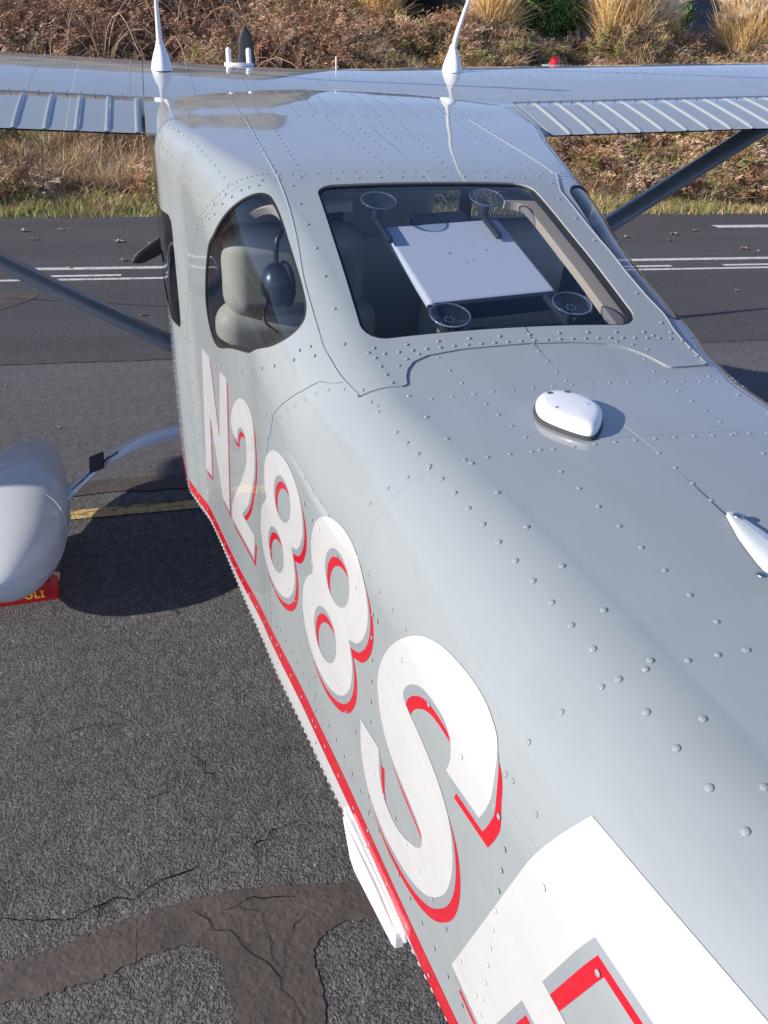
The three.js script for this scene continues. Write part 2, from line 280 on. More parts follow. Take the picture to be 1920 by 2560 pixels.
// strip of old sealer with cracks, and the seam between apron and runway
const sealTex = dataTex(512, (i, j) => {
  const a = fbm(i / 60, j / 60, 4, 121), b = fbm(i / 12, j / 12, 3, 131), sp = vnoise(i / 3, j / 3, 170, 141) > .93 ? .06 : 0, v = .165 + .07 * (a - .5) + .05 * (b - .5) + sp * .6;
  return [v * 1.18, v * 1.0, v * .90].map((c) => Math.pow(Math.max(0, c), 1 / 1.5));
}, true);
const sealBump = dataTex(512, (i, j) => { const v = .5 * fbm(i / 40, j / 40, 3, 121) + .5 * fbm(i / 7, j / 7, 3, 133); return [v, v, v]; });
sealTex.repeat.set(1.1, 1.1); sealBump.repeat.set(1.1, 1.1);
M.seal = std({ map: sealTex, bumpMap: sealBump, bumpScale: .005, roughness: .75 });
function blob(pts, y, wob, seed) {                                     // flat sheet with a ragged outline
  const r = rng(seed), o = [];
  const c = new THREE.CatmullRomCurve3(pts.map((p) => new THREE.Vector3(p[0], 0, p[1])), true, 'centripetal').getPoints(pts.length * 14);
  c.pop(); for (const p of c) o.push(new THREE.Vector2(p.x + (r() - .5) * wob, p.z + (r() - .5) * wob));
  const tr = THREE.ShapeUtils.triangulateShape(o, []), pos = [], uv = [], nor = []; for (const p of o) { pos.push(p.x, y, p.y); uv.push(p.x, p.y); nor.push(0, 1, 0); }
  const idx = []; for (const t of tr) { const [a, b, d] = t.map((k) => o[k]); ((b.x - a.x) * (d.y - a.y) - (b.y - a.y) * (d.x - a.x) > 0) ? idx.push(t[0], t[2], t[1]) : idx.push(...t); }
  return geoOf(pos, nor, uv, idx);
}
struct('sealer_strip', blob([[-3.2, 1.35], [-2.2, 1.36], [-1.5, 1.345], [-1.27, 1.33], [-1.1, 1.305], [-.96, 1.27], [-.8, 1.245], [-.61, 1.24], [-.48, 1.25], [-.38, 1.27], [-.2, 1.29], [.3, 1.3], [1.2, 1.3], [1.2, 1.4], [.2, 1.41], [-.2, 1.41], [-.36, 1.42], [-.42, 1.47], [-.425, 1.62], [-.43, 1.9], [-.44, 2.4], [-.66, 2.4], [-.665, 1.8], [-.66, 1.62], [-.675, 1.52], [-.70, 1.42], [-.77, 1.385], [-.86, 1.39], [-.95, 1.415], [-1.1, 1.44], [-1.26, 1.445], [-1.6, 1.45], [-2.2, 1.46], [-3.2, 1.46]], .0025, .012, 5), M.seal);
function crack(pts, w, seed, y = .0035, m = M.dark) {
  const r = rng(seed), P = []; for (let i = 0; i < pts.length - 1; i++) { const n = Math.max(2, Math.ceil(Math.hypot(pts[i + 1][0] - pts[i][0], pts[i + 1][1] - pts[i][1]) / .035)); for (let k = 0; k < n; k++) { const t = k / n; P.push([pts[i][0] + (pts[i + 1][0] - pts[i][0]) * t + (r() - .5) * .02, pts[i][1] + (pts[i + 1][1] - pts[i][1]) * t + (r() - .5) * .02]); } }
  P.push(pts[pts.length - 1]);
  const pos = [], nor = [], idx = [];
  P.forEach((p, i) => { const a = P[Math.max(0, i - 1)], b = P[Math.min(P.length - 1, i + 1)], dx = b[0] - a[0], dz = b[1] - a[1], l = Math.hypot(dx, dz) || 1, h = w * (.35 + .65 * r()) * (i === 0 || i === P.length - 1 ? .2 : 1) / 2; pos.push(p[0] - dz / l * h, y, p[1] + dx / l * h, p[0] + dz / l * h, y, p[1] - dx / l * h); nor.push(0, 1, 0, 0, 1, 0); });
  for (let i = 0; i < P.length - 1; i++) idx.push(2 * i, 2 * i + 1, 2 * i + 2, 2 * i + 1, 2 * i + 3, 2 * i + 2);
  const g = geoOf(pos, nor, null, idx); return g;
}
M.crack = std({ color: lin(.012, .011, .011), roughness: 1, side: THREE.DoubleSide });
struct('pavement_cracks', mergeGeometries([
  crack([[-1.3, 1.19], [-1.12, 1.23], [-1.0, 1.19], [-.93, 1.2], [-.82, 1.15], [-.72, 1.12]], .0035, 3), crack([[-1.0, 1.19], [-1.02, 1.25]], .006, 4),
  crack([[-.76, 1.28], [-.66, 1.37], [-.55, 1.5], [-.5, 1.62], [-.46, 1.78]], .0026, 6, .0045), crack([[-.53, 1.54], [-.5, 1.44], [-.43, 1.35]], .002, 7, .0045), crack([[-.62, 1.29], [-.56, 1.33], [-.53, 1.5]], .002, 8, .0045), crack([[-.5, 1.62], [-.53, 1.8], [-.5, 2]], .0026, 9, .0045), crack([[-.66, 1.30], [-.58, 1.27], [-.45, 1.3]], .0035, 19, .0045),
  crack([[-.75, .62], [-.69, .70], [-.66, .8]], .004, 10), crack([[-1.35, .5], [-1.1, .42], [-.95, .45]], .003, 12), crack([[-.9, .85], [-.8, .8], [-.77, .7]], .003, 13), crack([[-.4, 1.02], [-.5, 1.05], [-.56, 1.1]], .005, 14),
  crack([[-14, -4.5], [-6, -4.02], [-2, -3.78], [-.8, -3.71], [2, -3.52], [8, -3.15], [20, -2.4]], .008, 15, .009),
  crack([[-5, -.9], [-2.2, -1.15], [.8, -1.42], [4, -1.5]], .006, 16, .0105), crack([[-4, -5.9], [-2.1, -5.75], [-.5, -5.2]], .012, 18, .009),
]), M.crack);
struct('sealer_strip', blob([[-2.6, -6.3], [-2.2, -5.95], [-1.95, -5.9], [-2.05, -5.6], [-2.4, -5.25], [-3.4, -4.7], [-3.6, -5.2], [-3, -5.9]], .008, .03, 25), M.seal);
struct('sealer_strip', blob([[-3, -1.5], [-1.3, -1.46], [.2, -1.42], [3, -1.36], [3, -1.56], [.2, -1.62], [-1.3, -1.64], [-3, -1.66]], .0065, .03, 26), M.seal);
// ================= the bank beyond the runway =================
const bankTop = (x, d) => 2.05 + sstep(4.5 + .22 * Math.max(0, d - 7), -1.5 + .2 * Math.max(0, d - 7), x) * 14 + (fbm(x * .3, 2, 2, 201) - .5) * .4;
function bankH(x, z) {
  const d = RD(-10.15)(x) - z; if (d < 0) return -.02;
  const top = bankTop(x, d), h = .04 * Math.min(1, d / .3) + .43 * Math.max(0, d - .25);
  const k = Math.min(h, top + .02 * d);
  return k + Math.min(1, d) * ((fbm(x * .9, z * .9, 4, 211) - .5) * (.75 + .5 * sstep(1.5, 3, d)));
}
{
  const pos = [], uv = [], idx = [], col = [], nx = 220, nz = 110;
  for (let j = 0; j <= nz; j++) for (let i = 0; i <= nx; i++) {
    const x = -40 + 100 * i / nx, d = -.02 + 45 * Math.pow(j / nz, 1.7), z = RD(-10.15)(x) - d;
    pos.push(x, bankH(x, z), z); uv.push(x, z);
    const a = fbm(x * 1.5, z * 1.5, 4, 221), g = sstep(.8, .1, d); const v = .5 + a;
    col.push(v * (.22 - .04 * g), v * (.17 + .03 * g), v * (.10));
  }
  for (let j = 0; j < nz; j++) for (let i = 0; i < nx; i++) { const a = j * (nx + 1) + i, b = a + 1, c = a + nx + 1; idx.push(a, b, c, b, c + 1, c); }
  struct('hill', geoOf(pos, null, uv, idx, col), std({ vertexColors: true, roughness: 1, side: THREE.DoubleSide }));
}
// tufts: a few blade shapes, scattered as instances
function tuftGeo(n, h, spread, w, lean, seed, seg = 3) {
  const r = rng(seed), pos = [], idx = [];
  for (let k = 0; k < n; k++) {
    const a = r() * 6.283, ox = (r() - .5) * spread, oz = (r() - .5) * spread, hh = h * (.45 + .55 * r()), l = lean * (.3 + r()), ca = Math.cos(a), sa = Math.sin(a), b0 = pos.length / 3, ww = w * (.6 + .8 * r());
    const tw = r() * 6.283, tx = Math.cos(tw), tz = Math.sin(tw);
    for (let s = 0; s <= seg; s++) { const t = s / seg, y = hh * (t - .25 * l * t * t), q = l * hh * t * t * .9, e = ww * (1 - t * .8) / 2; pos.push(ox + ca * q - tx * e, y, oz + sa * q - tz * e, ox + ca * q + tx * e, y, oz + sa * q + tz * e); }
    for (let s = 0; s < seg; s++) { const i = b0 + 2 * s; idx.push(i, i + 1, i + 2, i + 1, i + 3, i + 2); }
  }
  return geoOf(pos, null, null, idx);
}
function brushGeo(seed, h) {                                           // tangled dry weed: arching stems with small withered leaves
  const r = rng(seed), pos = [], idx = [];
  const quad = (p, d, e) => { const b = pos.length / 3; pos.push(p[0] - e[0], p[1] - e[1], p[2] - e[2], p[0] + e[0], p[1] + e[1], p[2] + e[2], p[0] + d[0] + e[0] * .4, p[1] + d[1] + e[1] * .4, p[2] + d[2] + e[2] * .4, p[0] + d[0] - e[0] * .4, p[1] + d[1] - e[1] * .4, p[2] + d[2] - e[2] * .4); idx.push(b, b + 1, b + 2, b, b + 2, b + 3); };
  for (let k = 0; k < 10; k++) {
    let p = [(r() - .5) * .35, 0, (r() - .5) * .35]; const a = r() * 6.283, hh = h * (.5 + .6 * r()), n = 7;
    for (let s = 0; s < n; s++) {
      const t = s / n, d = [Math.cos(a) * .5 * t * hh / n * 2.2 + (r() - .5) * .05, hh / n * (1.1 - t * 1.2), Math.sin(a) * .5 * t * hh / n * 2.2 + (r() - .5) * .05];
      quad(p, d, [.004 * Math.sin(a), 0, -.004 * Math.cos(a)]);
      if (s > 1) for (let m = 0; m < 5; m++) { const b = r() * 6.283, l = .02 + .05 * r(); quad([p[0] + (r() - .5) * .05, p[1] + (r() - .5) * .05, p[2] + (r() - .5) * .05], [Math.cos(b) * l, (r() - .35) * l * 1.4, Math.sin(b) * l], [.007 * Math.sin(b), .004, -.007 * Math.cos(b)]); }
      p = p.map((v, i) => v + d[i]);
    }
  }
  return geoOf(pos, null, null, idx);
}
function scatter(name, geo, cols, n, seed, place, sc) {
  const r = rng(seed), m = new THREE.InstancedMesh(geo, std({ color: 0xffffff, roughness: .9, side: THREE.DoubleSide }), n);
  m.name = numbered(name); m.userData = { kind: 'stuff' }; m.castShadow = m.receiveShadow = true;
  const o = new THREE.Object3D(), c = new THREE.Color();
  for (let i = 0; i < n; i++) {
    const p = place(r); o.position.set(...p); o.rotation.set((r() - .5) * .5, r() * 6.283, (r() - .5) * .5); const s = sc[0] + (sc[1] - sc[0]) * r(); o.scale.set(s * (.8 + .5 * r()), s, s * (.8 + .5 * r())); o.updateMatrix(); m.setMatrixAt(i, o.matrix);
    const k = cols[Math.floor(r() * cols.length)], v = .6 + .7 * r(); c.setRGB(k[0] * v, k[1] * v, k[2] * v); m.setColorAt(i, c);
  }
  scene.add(m); return m;
}
const onBank = (x0, x1, d0, d1, pw = 1, dens) => (r) => {
  for (let k = 0; k < 40; k++) { const x = x0 + (x1 - x0) * r(), d = d0 + (d1 - d0) * Math.pow(r(), pw), z = RD(-10.15)(x) - d; if (!dens || dens(x, z, d) > r()) return [x, bankH(x, z) - .02, z]; }
  return [x0, -3, -20];
};
const clump = (s, k) => (x, z) => sstep(.38, .62, fbm(x * k, z * k, 3, s));
const tan = [.72, .54, .30], straw = [.80, .66, .42], olive = [.40, .37, .14], brown = [.42, .27, .16], rust = [.56, .29, .17], grn = [.34, .42, .12], dk = [.18, .13, .10], mauve = [.60, .43, .31];
const TG = [0, 1, 2].map((k) => tuftGeo(18, .36, .24, .011, 1.1, 300 + k));
scatter('verge_grass', tuftGeo(14, .16, .2, .009, .9, 310), [grn, olive, tan, brown], 3600, 401, onBank(-10, 16, 0, .55), [.6, 1.3]);
scatter('dry_grass', TG[0], [tan, tan, straw, tan, mauve, brown], 13000, 402, onBank(-12, 18, .7, 6, 1, clump(501, 1.1)), [.5, 1.1]);
scatter('dry_grass', TG[1], [olive, olive, tan, tan, grn], 8000, 403, onBank(-12, 18, .15, 4.4, 1.2, clump(502, .9)), [.35, .85]);
scatter('dry_grass', TG[2], [brown, mauve, dk, rust], 7000, 404, onBank(-12, 18, .6, 7, 1, clump(503, 1.0)), [.5, 1.2]);
scatter('dry_brush', brushGeo(321, .75), [brown, rust, mauve, tan, olive], 5200, 405, onBank(-12, 18, .35, 6.5, 1, clump(504, .8)), [.5, 1.1]);
scatter('dry_brush', brushGeo(322, 1.1), [[.50, .32, .21], [.62, .35, .22], [.72, .52, .35], [.34, .22, .15]], 3600, 406, onBank(-16, 3.0, 2.2, 14, 1, clump(505, .6)), [.6, 1.3]);
scatter('dry_brush', brushGeo(323, .45), [dk, brown, olive, dk], 2000, 407, onBank(2, 18, 3.2, 6, 1, clump(506, .7)), [.5, 1.0]);
scatter('dry_grass', tuftGeo(7, 1.1, .3, .009, .7, 330, 4), [tan, straw, mauve, tan], 1500, 408, onBank(-14, 2.6, 2.5, 10, 1, clump(508, .5)), [.7, 1.25]);
scatter('arching_canes', (() => { const r = rng(341), gs = []; for (let k = 0; k < 9; k++) { const a = r() * 6.283, l = .5 + .9 * r(), h = .5 + .7 * r(); const t = tube([[0, 0, 0], [Math.cos(a) * l * .25, h * .75, Math.sin(a) * l * .25], [Math.cos(a) * l * .65, h, Math.sin(a) * l * .65], [Math.cos(a) * l, h * .6, Math.sin(a) * l]], .004 + .004 * r(), 10, 4); t.deleteAttribute('uv'); gs.push(t); } return mergeGeometries(gs); })(), [[.34, .24, .16], brown, [.26, .17, .11]], 110, 409, onBank(-14, 3.2, 1.4, 10, 1, clump(507, .7)), [.6, 1.2]);
// pampas grass along the top of the bank
M.pampasLeaf = std({ color: lin(.80, .55, .24), roughness: .85, side: THREE.DoubleSide });
M.pampasLeaf2 = std({ color: lin(.66, .48, .25), roughness: .85, side: THREE.DoubleSide });
M.plume = std({ color: lin(.85, .74, .58), roughness: .95, side: THREE.DoubleSide });
function plumeGeo(n, R, h, seed) {
  const r = rng(seed), gs = [];
  for (let k = 0; k < n; k++) {
    const a = r() * 6.283, l = .15 + .45 * r(), q = R * Math.sqrt(r()), hh = h * (.5 + .55 * r()), bx = Math.cos(a) * (q + l * hh * .25), bz = Math.sin(a) * (q + l * hh * .25);
    const g = tuftGeo(34, .34, .03, .016, .6, seed * 97 + k, 3); g.rotateX(Math.sin(a) * l * 1.2); g.rotateZ(-Math.cos(a) * l * 1.2); g.translate(bx, hh - .1, bz); gs.push(g);
    const s = tube([[Math.cos(a) * q * .5, 0, Math.sin(a) * q * .5], [Math.cos(a) * q * .8, hh * .55, Math.sin(a) * q * .8], [bx, hh, bz]], .006, 4, 3); s.deleteAttribute('uv'); gs.push(s);
  }
  return mergeGeometries(gs);
}
function pampas(px, pz, R, h, label, seed, lean = 0) {
  const g = thing('pampas_grass', label, 'pampas grass', [px, bankH(px, pz) - .05, pz], 'pampas grass clumps along the top of the bank');
  const a = tuftGeo(1500, h * .95, R * 1.15, .019, .45, seed, 5), b = tuftGeo(700, h * .72, R * 1.5, .018, 1.0, seed + 1, 5);
  part('leaves', a, M.pampasLeaf, g).userData.kind = 'stuff'; part('dry_leaves', b, M.pampasLeaf2, g).userData.kind = 'stuff';
  part('plumes', plumeGeo(Math.round(84 * R / .6), R * .7, h, seed + 2), M.plume, g).userData.kind = 'stuff';
  g.rotation.z = lean; return g;
}
pampas(6.1, -15.5, .42, 1.5, 'slim tan pampas clump with its base just right of the raked whip antenna', 601);
pampas(3.9, -16.2, .42, 1.4, 'low tan pampas clump at the bank top between the two whip antennas', 611);
pampas(8.75, -15.3, .62, 1.75, 'wide golden pampas clump right of the dark green shrub, leaning dry leaves at its foot', 621);
pampas(9.9, -15.9, .45, 1.25, 'smaller drooping pampas clump with pale plumes in front of the stone pillar', 631, -.12);
pampas(11.85, -15.3, .70, 1.9, 'biggest golden pampas clump with many pale plumes, nearest the right edge', 641);
function leafyShrub(px, pz, R, h, col, label, seed, leafN, name = 'evergreen_shrub', cat = 'shrub') {
  const g = thing(name, label, cat, [px, bankH(px, pz) - .05, pz]), r = rng(seed), pos = [], idx = [];
  for (let c = 0; c < 46; c++) {
    const a = r() * 6.283, e = Math.acos(1 - 1.1 * r()), q = .45 + .55 * r(), cx = Math.cos(a) * Math.sin(e) * R * q, cz = Math.sin(a) * Math.sin(e) * R * q, cy = h * .25 + Math.cos(e) * h * .7 * q, cr = R * (.16 + .2 * r());
    for (let k = 0; k < leafN; k++) {
      const b = r() * 6.283, y = r() * 2 - 1, s = Math.sqrt(1 - y * y), d = cr * Math.cbrt(r()), p = [cx + Math.cos(b) * s * d, cy + y * d, cz + Math.sin(b) * s * d];
      const t = r() * 6.283, w = [Math.cos(t) * .03, (r() - .5) * .05, Math.sin(t) * .03], v = [-Math.sin(t) * .02, .02 + .03 * r(), Math.cos(t) * .02], i = pos.length / 3;
      pos.push(p[0] - w[0], p[1] - w[1], p[2] - w[2], p[0] + v[0], p[1] + v[1], p[2] + v[2], p[0] + w[0], p[1] + w[1], p[2] + w[2], p[0] - v[0], p[1] - v[1], p[2] - v[2]); idx.push(i, i + 1, i + 2, i, i + 2, i + 3);
    }
  }
  part('crown', geoOf(pos, null, null, idx), std({ color: lin(...col), roughness: .8, side: THREE.DoubleSide }), g);
  part('trunk', tube([[0, 0, 0], [.03, h * .3, .02], [-.02, h * .6, 0]], .04, 6, 6), M.bark ??= std({ color: lin(.09, .065, .05), roughness: 1 }), g);
}
leafyShrub(7.6, -16.5, .95, 1.7, [.10, .19, .045], 'dense dark green shrub between two pampas clumps on the bank top', 701, 230);
leafyShrub(10.9, -17.2, .6, 1.35, [.12, .20, .06], 'small green shrub behind the drooping pampas, below the stone pillar', 711, 160);
{
  const g = thing('bare_shrub', 'leafless forked pale sapling between the two large pampas clumps', 'shrub', [9.45, bankH(9.45, -14.9) - .05, -14.9]);
  part('trunk', mergeGeometries([tube([[0, 0, 0], [.06, .3, 0], [.14, .62, .03]], .018, 8, 6), tube([[.06, .3, 0], [-.04, .55, 0], [-.14, .75, .05]], .012, 6, 5), tube([[.1, .46, 0], [.25, .66, 0], [.36, .8, 0]], .01, 6, 5), tube([[.14, .62, .03], [.2, .85, 0], [.3, 1.0, .02]], .009, 6, 5)]), std({ color: lin(.3, .24, .18), roughness: 1 }), g);
  part('twigs', brushGeo(721, .9), std({ color: lin(.2, .14, .1), roughness: 1, side: THREE.DoubleSide }), g);
}
{                                                                       // the building on the terrace
  const g = thing('lodge_building', 'low building with dark glass bays between stone pillars behind the pampas grass', 'building', [12, 1.9, -21.3]);
  const stone = [[.46, .42, .37], [.36, .33, .30], [.55, .50, .43], [.40, .34, .28]].map((c) => std({ color: lin(...c), roughness: .95 }));
  const r = rng(801), sg = [0, 1, 2, 3].map((k) => { const b = new RoundedBoxGeometry(1, 1, 1, 2, .12); const p = b.attributes.position; for (let i = 0; i < p.count; i++) { p.setXYZ(i, p.getX(i) * (1 + .06 * Math.sin(i * 3.1 + k)), p.getY(i) * (1 + .05 * Math.sin(i * 1.7 + k)), p.getZ(i)); } return b; });
  for (const px of [-4.35, -1.6, 1.03, 4.15]) {
    const pl = part('stone_pillar', new THREE.BoxGeometry(.34, 3.2, .34), std({ color: lin(.3, .28, .25), roughness: 1 }), g); pl.position.set(px, 1.6, .2);
    for (let y = -.5; y < 1.4;) { const h = .09 + .08 * r(); let x = -.2; while (x < .18) { const w = Math.min(.2 - x, .1 + .14 * r()); const s = part('stone', sg[Math.floor(r() * 4)], stone[Math.floor(r() * 4)], pl); s.scale.set(w - .012, h - .012, .07); s.position.set(x + w / 2, y + h / 2, .185 + .015 * r()); x += w; } y += h; }
  }
  part('wall', new THREE.BoxGeometry(13, .5, .3), std({ color: lin(.12, .11, .1), roughness: 1 }), g).position.set(0, .25, 0);
  for (const [x0, x1] of [[-6.4, -4.55], [-4.15, -1.8], [-1.4, .83], [1.23, 3.95], [4.35, 6.4]]) {
    const w = part('window', new THREE.BoxGeometry(x1 - x0, 2.4, .08), std({ color: lin(.02, .022, .026), roughness: .5 }), g); w.position.set((x0 + x1) / 2, 1.7, .02);
    const p = part('pane', new THREE.PlaneGeometry(x1 - x0 - .16, 2.2), phys({ color: lin(.006, .01, .016), roughness: .15 }), w); p.position.set(0, 0, .046);
  }
  part('roof', new THREE.BoxGeometry(14.5, .4, 6), std({ color: lin(.1, .09, .085), roughness: .9 }), g).position.set(0, 3.4, -1.6);
  part('back_wall', new THREE.BoxGeometry(13, 3.2, .3), std({ color: lin(.14, .13, .12), roughness: 1 }), g).position.set(0, 1.6, -4.2);
  sh(g);
}

// ================= the airplane =================
const plane = thing('airplane', 'grey high-wing airplane with white and red registration letters, seen from its tail', 'airplane');
// seams
const zFront = lerpTab([[0, .745], [.97, .742], [1.2, .725], [1.49, .674], [1.75, .61], [1.96, .535], [2.08, .43], [2.187, .320], [2.3, .255], [2.4, .203], [2.52, .186], [2.8, .18], [3.2, .18]]);
const zRear = lerpTab([[0, 1.437], [.5, 1.44], [.72, 1.448], [.83, 1.463], [.895, 1.486], [.93, 1.508], [.955, 1.532], [.975, 1.538], [1.276, 1.526]]);
const zArc = lerpTab([[1.2, 1.475], [1.29, 1.47], [1.38, 1.447], [1.458, 1.416], [1.6, 1.39], [1.754, 1.351], [1.9, 1.308], [2.064, 1.255], [2.16, 1.215], [2.254, 1.187], [2.388, 1.168], [3.2, 1.155]]);
const crease = lerpTab([[.7, .955], [.745, .972], [.93, 1.09], [1.17, 1.25], [1.361, 1.336], [1.45, 1.312], [1.526, 1.276]]);
const stripeLo = curve([[-.9, .745], [-.4, .748], [.4, .765], [1.239, .856], [1.688, .893], [2.003, .908], [2.3, .916], [3.2, 1.05], [4.6, 1.24]]), stripeHi = curve([[-.9, .785], [-.4, .788], [.476, .812], [1.319, .915], [1.738, .947], [2.036, .953], [2.3, .966], [3.2, 1.1], [4.6, 1.28]]);
const A = Math.abs, G = .0007;
const grey = (z, u) => yOf(z, u) - stripeLo(z), inSurround = (z, u) => crease(z) - AA(z, u);
const wins = [fRearWin, fSideWin, fDoorWin, fFrontWin, fWind];
// cabin ahead of the wing trailing edge, aft roof, window surround, side window panels, tailcone
part('cabin_skin', patch({ z0: -3.4, z1: .008, nz: 90, u0: -3.6, u1: 3.6, nu: 130, off: 0, keep: [fDoorWin, fFrontWin, fWind, grey] }), M.grey, plane);
part('roof_panel', patch({ z0: 0, z1: .8, nz: 40, u0: -3.6, u1: 3.6, nu: 160, off: .0012, keep: [(z, u) => zFront(A(u)) + .008 - z, fDoorWin, grey] }), M.grey, plane);
part('window_surround', patch({ z0: .7, z1: 1.56, nz: 90, u0: -1.5, u1: 1.5, nu: 100, off: .0036, thick: .006, keep: [(z, u) => z - zFront(A(u)), (z, u) => zRear(AA(z, u)) - z, (z, u) => inSurround(z, u), fRearWin] }), M.grey, plane);
for (const s of [-1, 1]) {
  const rg = s < 0 ? [-3.6, -.7] : [.7, 3.6];
  part('side_window_panel', patch({ z0: 0, z1: 1.5, nz: 110, u0: rg[0], u1: rg[1], nu: 100, off: .0006, thick: .003, keep: [(z, u) => z - zFront(A(u)), (z, u) => zArc(AA(z, u)) - z - .0011, (z, u) => AA(z, u) - crease(z) + .03, fSideWin, fDoorWin, grey] }), M.grey, plane);
  const lap = (z, u) => 1.472 - .018 * sstep(2.3, 3.4, z) - yOf(z, u);
  part('tailcone_side_skin', patch({ z0: 1.1, z1: 4.6, nz: 90, u0: rg[0], u1: rg[1], nu: 110, off: .0003, thick: .003, keep: [(z, u) => z - zArc(AA(z, u)), (z, u) => lap(z, u), grey] }), M.grey, plane);
  // white belly edge and red stripe
  part('lower_skin', patch({ z0: -3.4, z1: 4.6, nz: 90, u0: s < 0 ? -5 : 2.3, u1: s < 0 ? -2.3 : 5, nu: 60, off: .0003, keep: [(z, u) => .004 - grey(z, u)] }), M.white, plane);
  part('red_stripe', patch({ z0: -1.4, z1: 4.6, nz: 120, u0: s < 0 ? -3.5 : 2.4, u1: s < 0 ? -2.4 : 3.5, nu: 40, off: .0016, thick: .001, keep: [(z, u) => yOf(z, u) - stripeLo(z), (z, u) => stripeHi(z) - yOf(z, u)] }), M.red, plane);
}
part('tailcone_top_skin', patch({ z0: 1.1, z1: 4.6, nz: 100, u0: -2.4, u1: 2.4, nu: 130, off: 0, keep: [(z, u) => (AA(z, u) < 1.276 ? z - zRear(AA(z, u)) + .008 : z - zArc(AA(z, u))), (z, u) => yOf(z, u) - 1.464 + .018 * sstep(2.3, 3.4, z)] }), M.grey, plane);
part('inner_lining', patch({ z0: -3.35, z1: 4.55, nz: 190, u0: -4.99, u1: 4.99, nu: 200, off: -.016, keep: wins.map((f) => (z, u) => f(z, u) + .004), rim: false }), M.lining, plane);
{
  const e = []; for (const z of [-3.4, 4.6]) { const P = []; for (let u = -5; u <= 5; u += .1) { const s = sect(z, u); P.push(s[0], s[1], z); } const idx = [], n = P.length / 3; P.push(fcx(z), (FZ.yt(z) + FZ.yb(z)) / 2, z); for (let i = 0; i < n; i++) idx.push(i, (i + 1) % n, n); e.push(geoOf(P, null, null, idx)); }
  part('nose_bulkhead', e[0], M.grey, plane); part('tail_bulkhead', e[1], M.grey, plane);
}
for (const s of [-1, 1]) {
  const P = []; for (let z = .004; z < 1.527; z += .02) { const u = z < .73 ? .369 / (FZ.hw(z) - FZ.rx(z)) : crease(z); P.push(pt(z, s < 0 ? -u : u - shiftC(z), z > .73 ? .0028 : .0008)); }
  part('seam_flange', tube(P, .0026, 160, 8), M.grey, plane);
}
// glass and its rubber
const pane = (name, f, r, lab) => {
  const g = part(name, patch({ ...r, off: -.003, keep: [(z, u) => .004 - f(z, u)], rim: false }), M.glass, plane, lab);
  part('window_seal', patch({ ...r, off: -.0005, thick: .012, keep: [(z, u) => .0012 - f(z, u), (z, u) => f(z, u) + .0065] }), M.rubber, g);
  return g;
};
pane('rear_window', fRearWin, { z0: .78, z1: 1.42, nz: 80, u0: -1.12, u1: 1.12, nu: 90 });
for (const s of [-1, 1]) {
  pane('side_window', fSideWin, { z0: .5, z1: 1.42, nz: 90, u0: s < 0 ? -2.35 : .8, u1: s < 0 ? -.8 : 2.35, nu: 90 });
  pane('door_window', fDoorWin, { z0: -.8, z1: .2, nz: 40, u0: s < 0 ? -2.8 : 2, u1: s < 0 ? -2 : 2.8, nu: 50 });
  part('front_window', patch({ z0: -1.85, z1: -.82, nz: 30, u0: s < 0 ? -2.9 : 2, u1: s < 0 ? -2 : 2.9, nu: 40, off: -.003, keep: [(z, u) => .004 - fFrontWin(z, u)], rim: false }), M.glass, plane);
}
part('windshield', patch({ z0: -2.2, z1: -1.6, nz: 20, u0: -1.6, u1: 1.6, nu: 30, off: -.003, keep: [(z, u) => .004 - fWind(z, u)], rim: false }), M.glass, plane);

// ---- registration: flat print following the skin
function uOfY(z, y, s) { const y0 = FZ.yt(z) - FZ.cr(z) - FZ.ry(z); return s * (y > y0 ? 1 + Math.acos(Math.max(-1, 1 - (FZ.yt(z) - FZ.cr(z) - y) / FZ.ry(z))) / (Math.PI / 2) : uFlank(z, y)); }
function decal(outline, holes, off, dz = 0, dy = 0) {
  const V = (p) => new THREE.Vector2(p[0], p[1]), o = outline.map(V), h = holes.map((q) => q.map(V));
  if (THREE.ShapeUtils.isClockWise(o)) o.reverse(); for (const q of h) if (!THREE.ShapeUtils.isClockWise(q)) q.reverse();
  const all = [...o, ...h.flat()], tr = THREE.ShapeUtils.triangulateShape(o, h), pos = [], nor = [], uv = [];
  for (const t of tr) {
    const T = t.map((k) => [all[k].x + dz, all[k].y + dy, 0]), ya = Math.min(...T.map((p) => p[1])), yb = Math.max(...T.map((p) => p[1])), za = Math.min(...T.map((p) => p[0])), zb = Math.max(...T.map((p) => p[0]));
    for (let a = Math.floor(ya / .014); a * .014 < yb; a++) {
      const B = clipPoly(clipPoly(T, (z, y) => y - a * .014), (z, y) => (a + 1) * .014 - y); if (B.length < 3) continue;
      for (let b = Math.floor(za / .06); b * .06 < zb; b++) {
        const P = clipPoly(clipPoly(B, (z, y) => z - b * .06), (z, y) => (b + 1) * .06 - z); if (P.length < 3) continue;
        const W = P.map((p) => { const u = uOfY(p[0], p[1], -1); return [...pt(p[0], u, off), ...nrm(p[0], u), p[0], arc(p[0], u)]; });
        for (let k = 1; k < W.length - 1; k++) for (const v of [W[0], W[k], W[k + 1]]) { pos.push(v[0], v[1], v[2]); nor.push(v[3], v[4], v[5]); uv.push(v[6], v[7]); }
      }
    }
  }
  return geoOf(pos, nor, uv);
}
const smooth = (runs) => runs.flatMap((r) => r.length < 3 ? r.slice(0, -1) : new THREE.CatmullRomCurve3(r.map((p) => new THREE.Vector3(p[0], p[1], 0)), false, 'centripetal').getPoints((r.length - 1) * 6).slice(0, -1).map((v) => [v.x, v.y]));
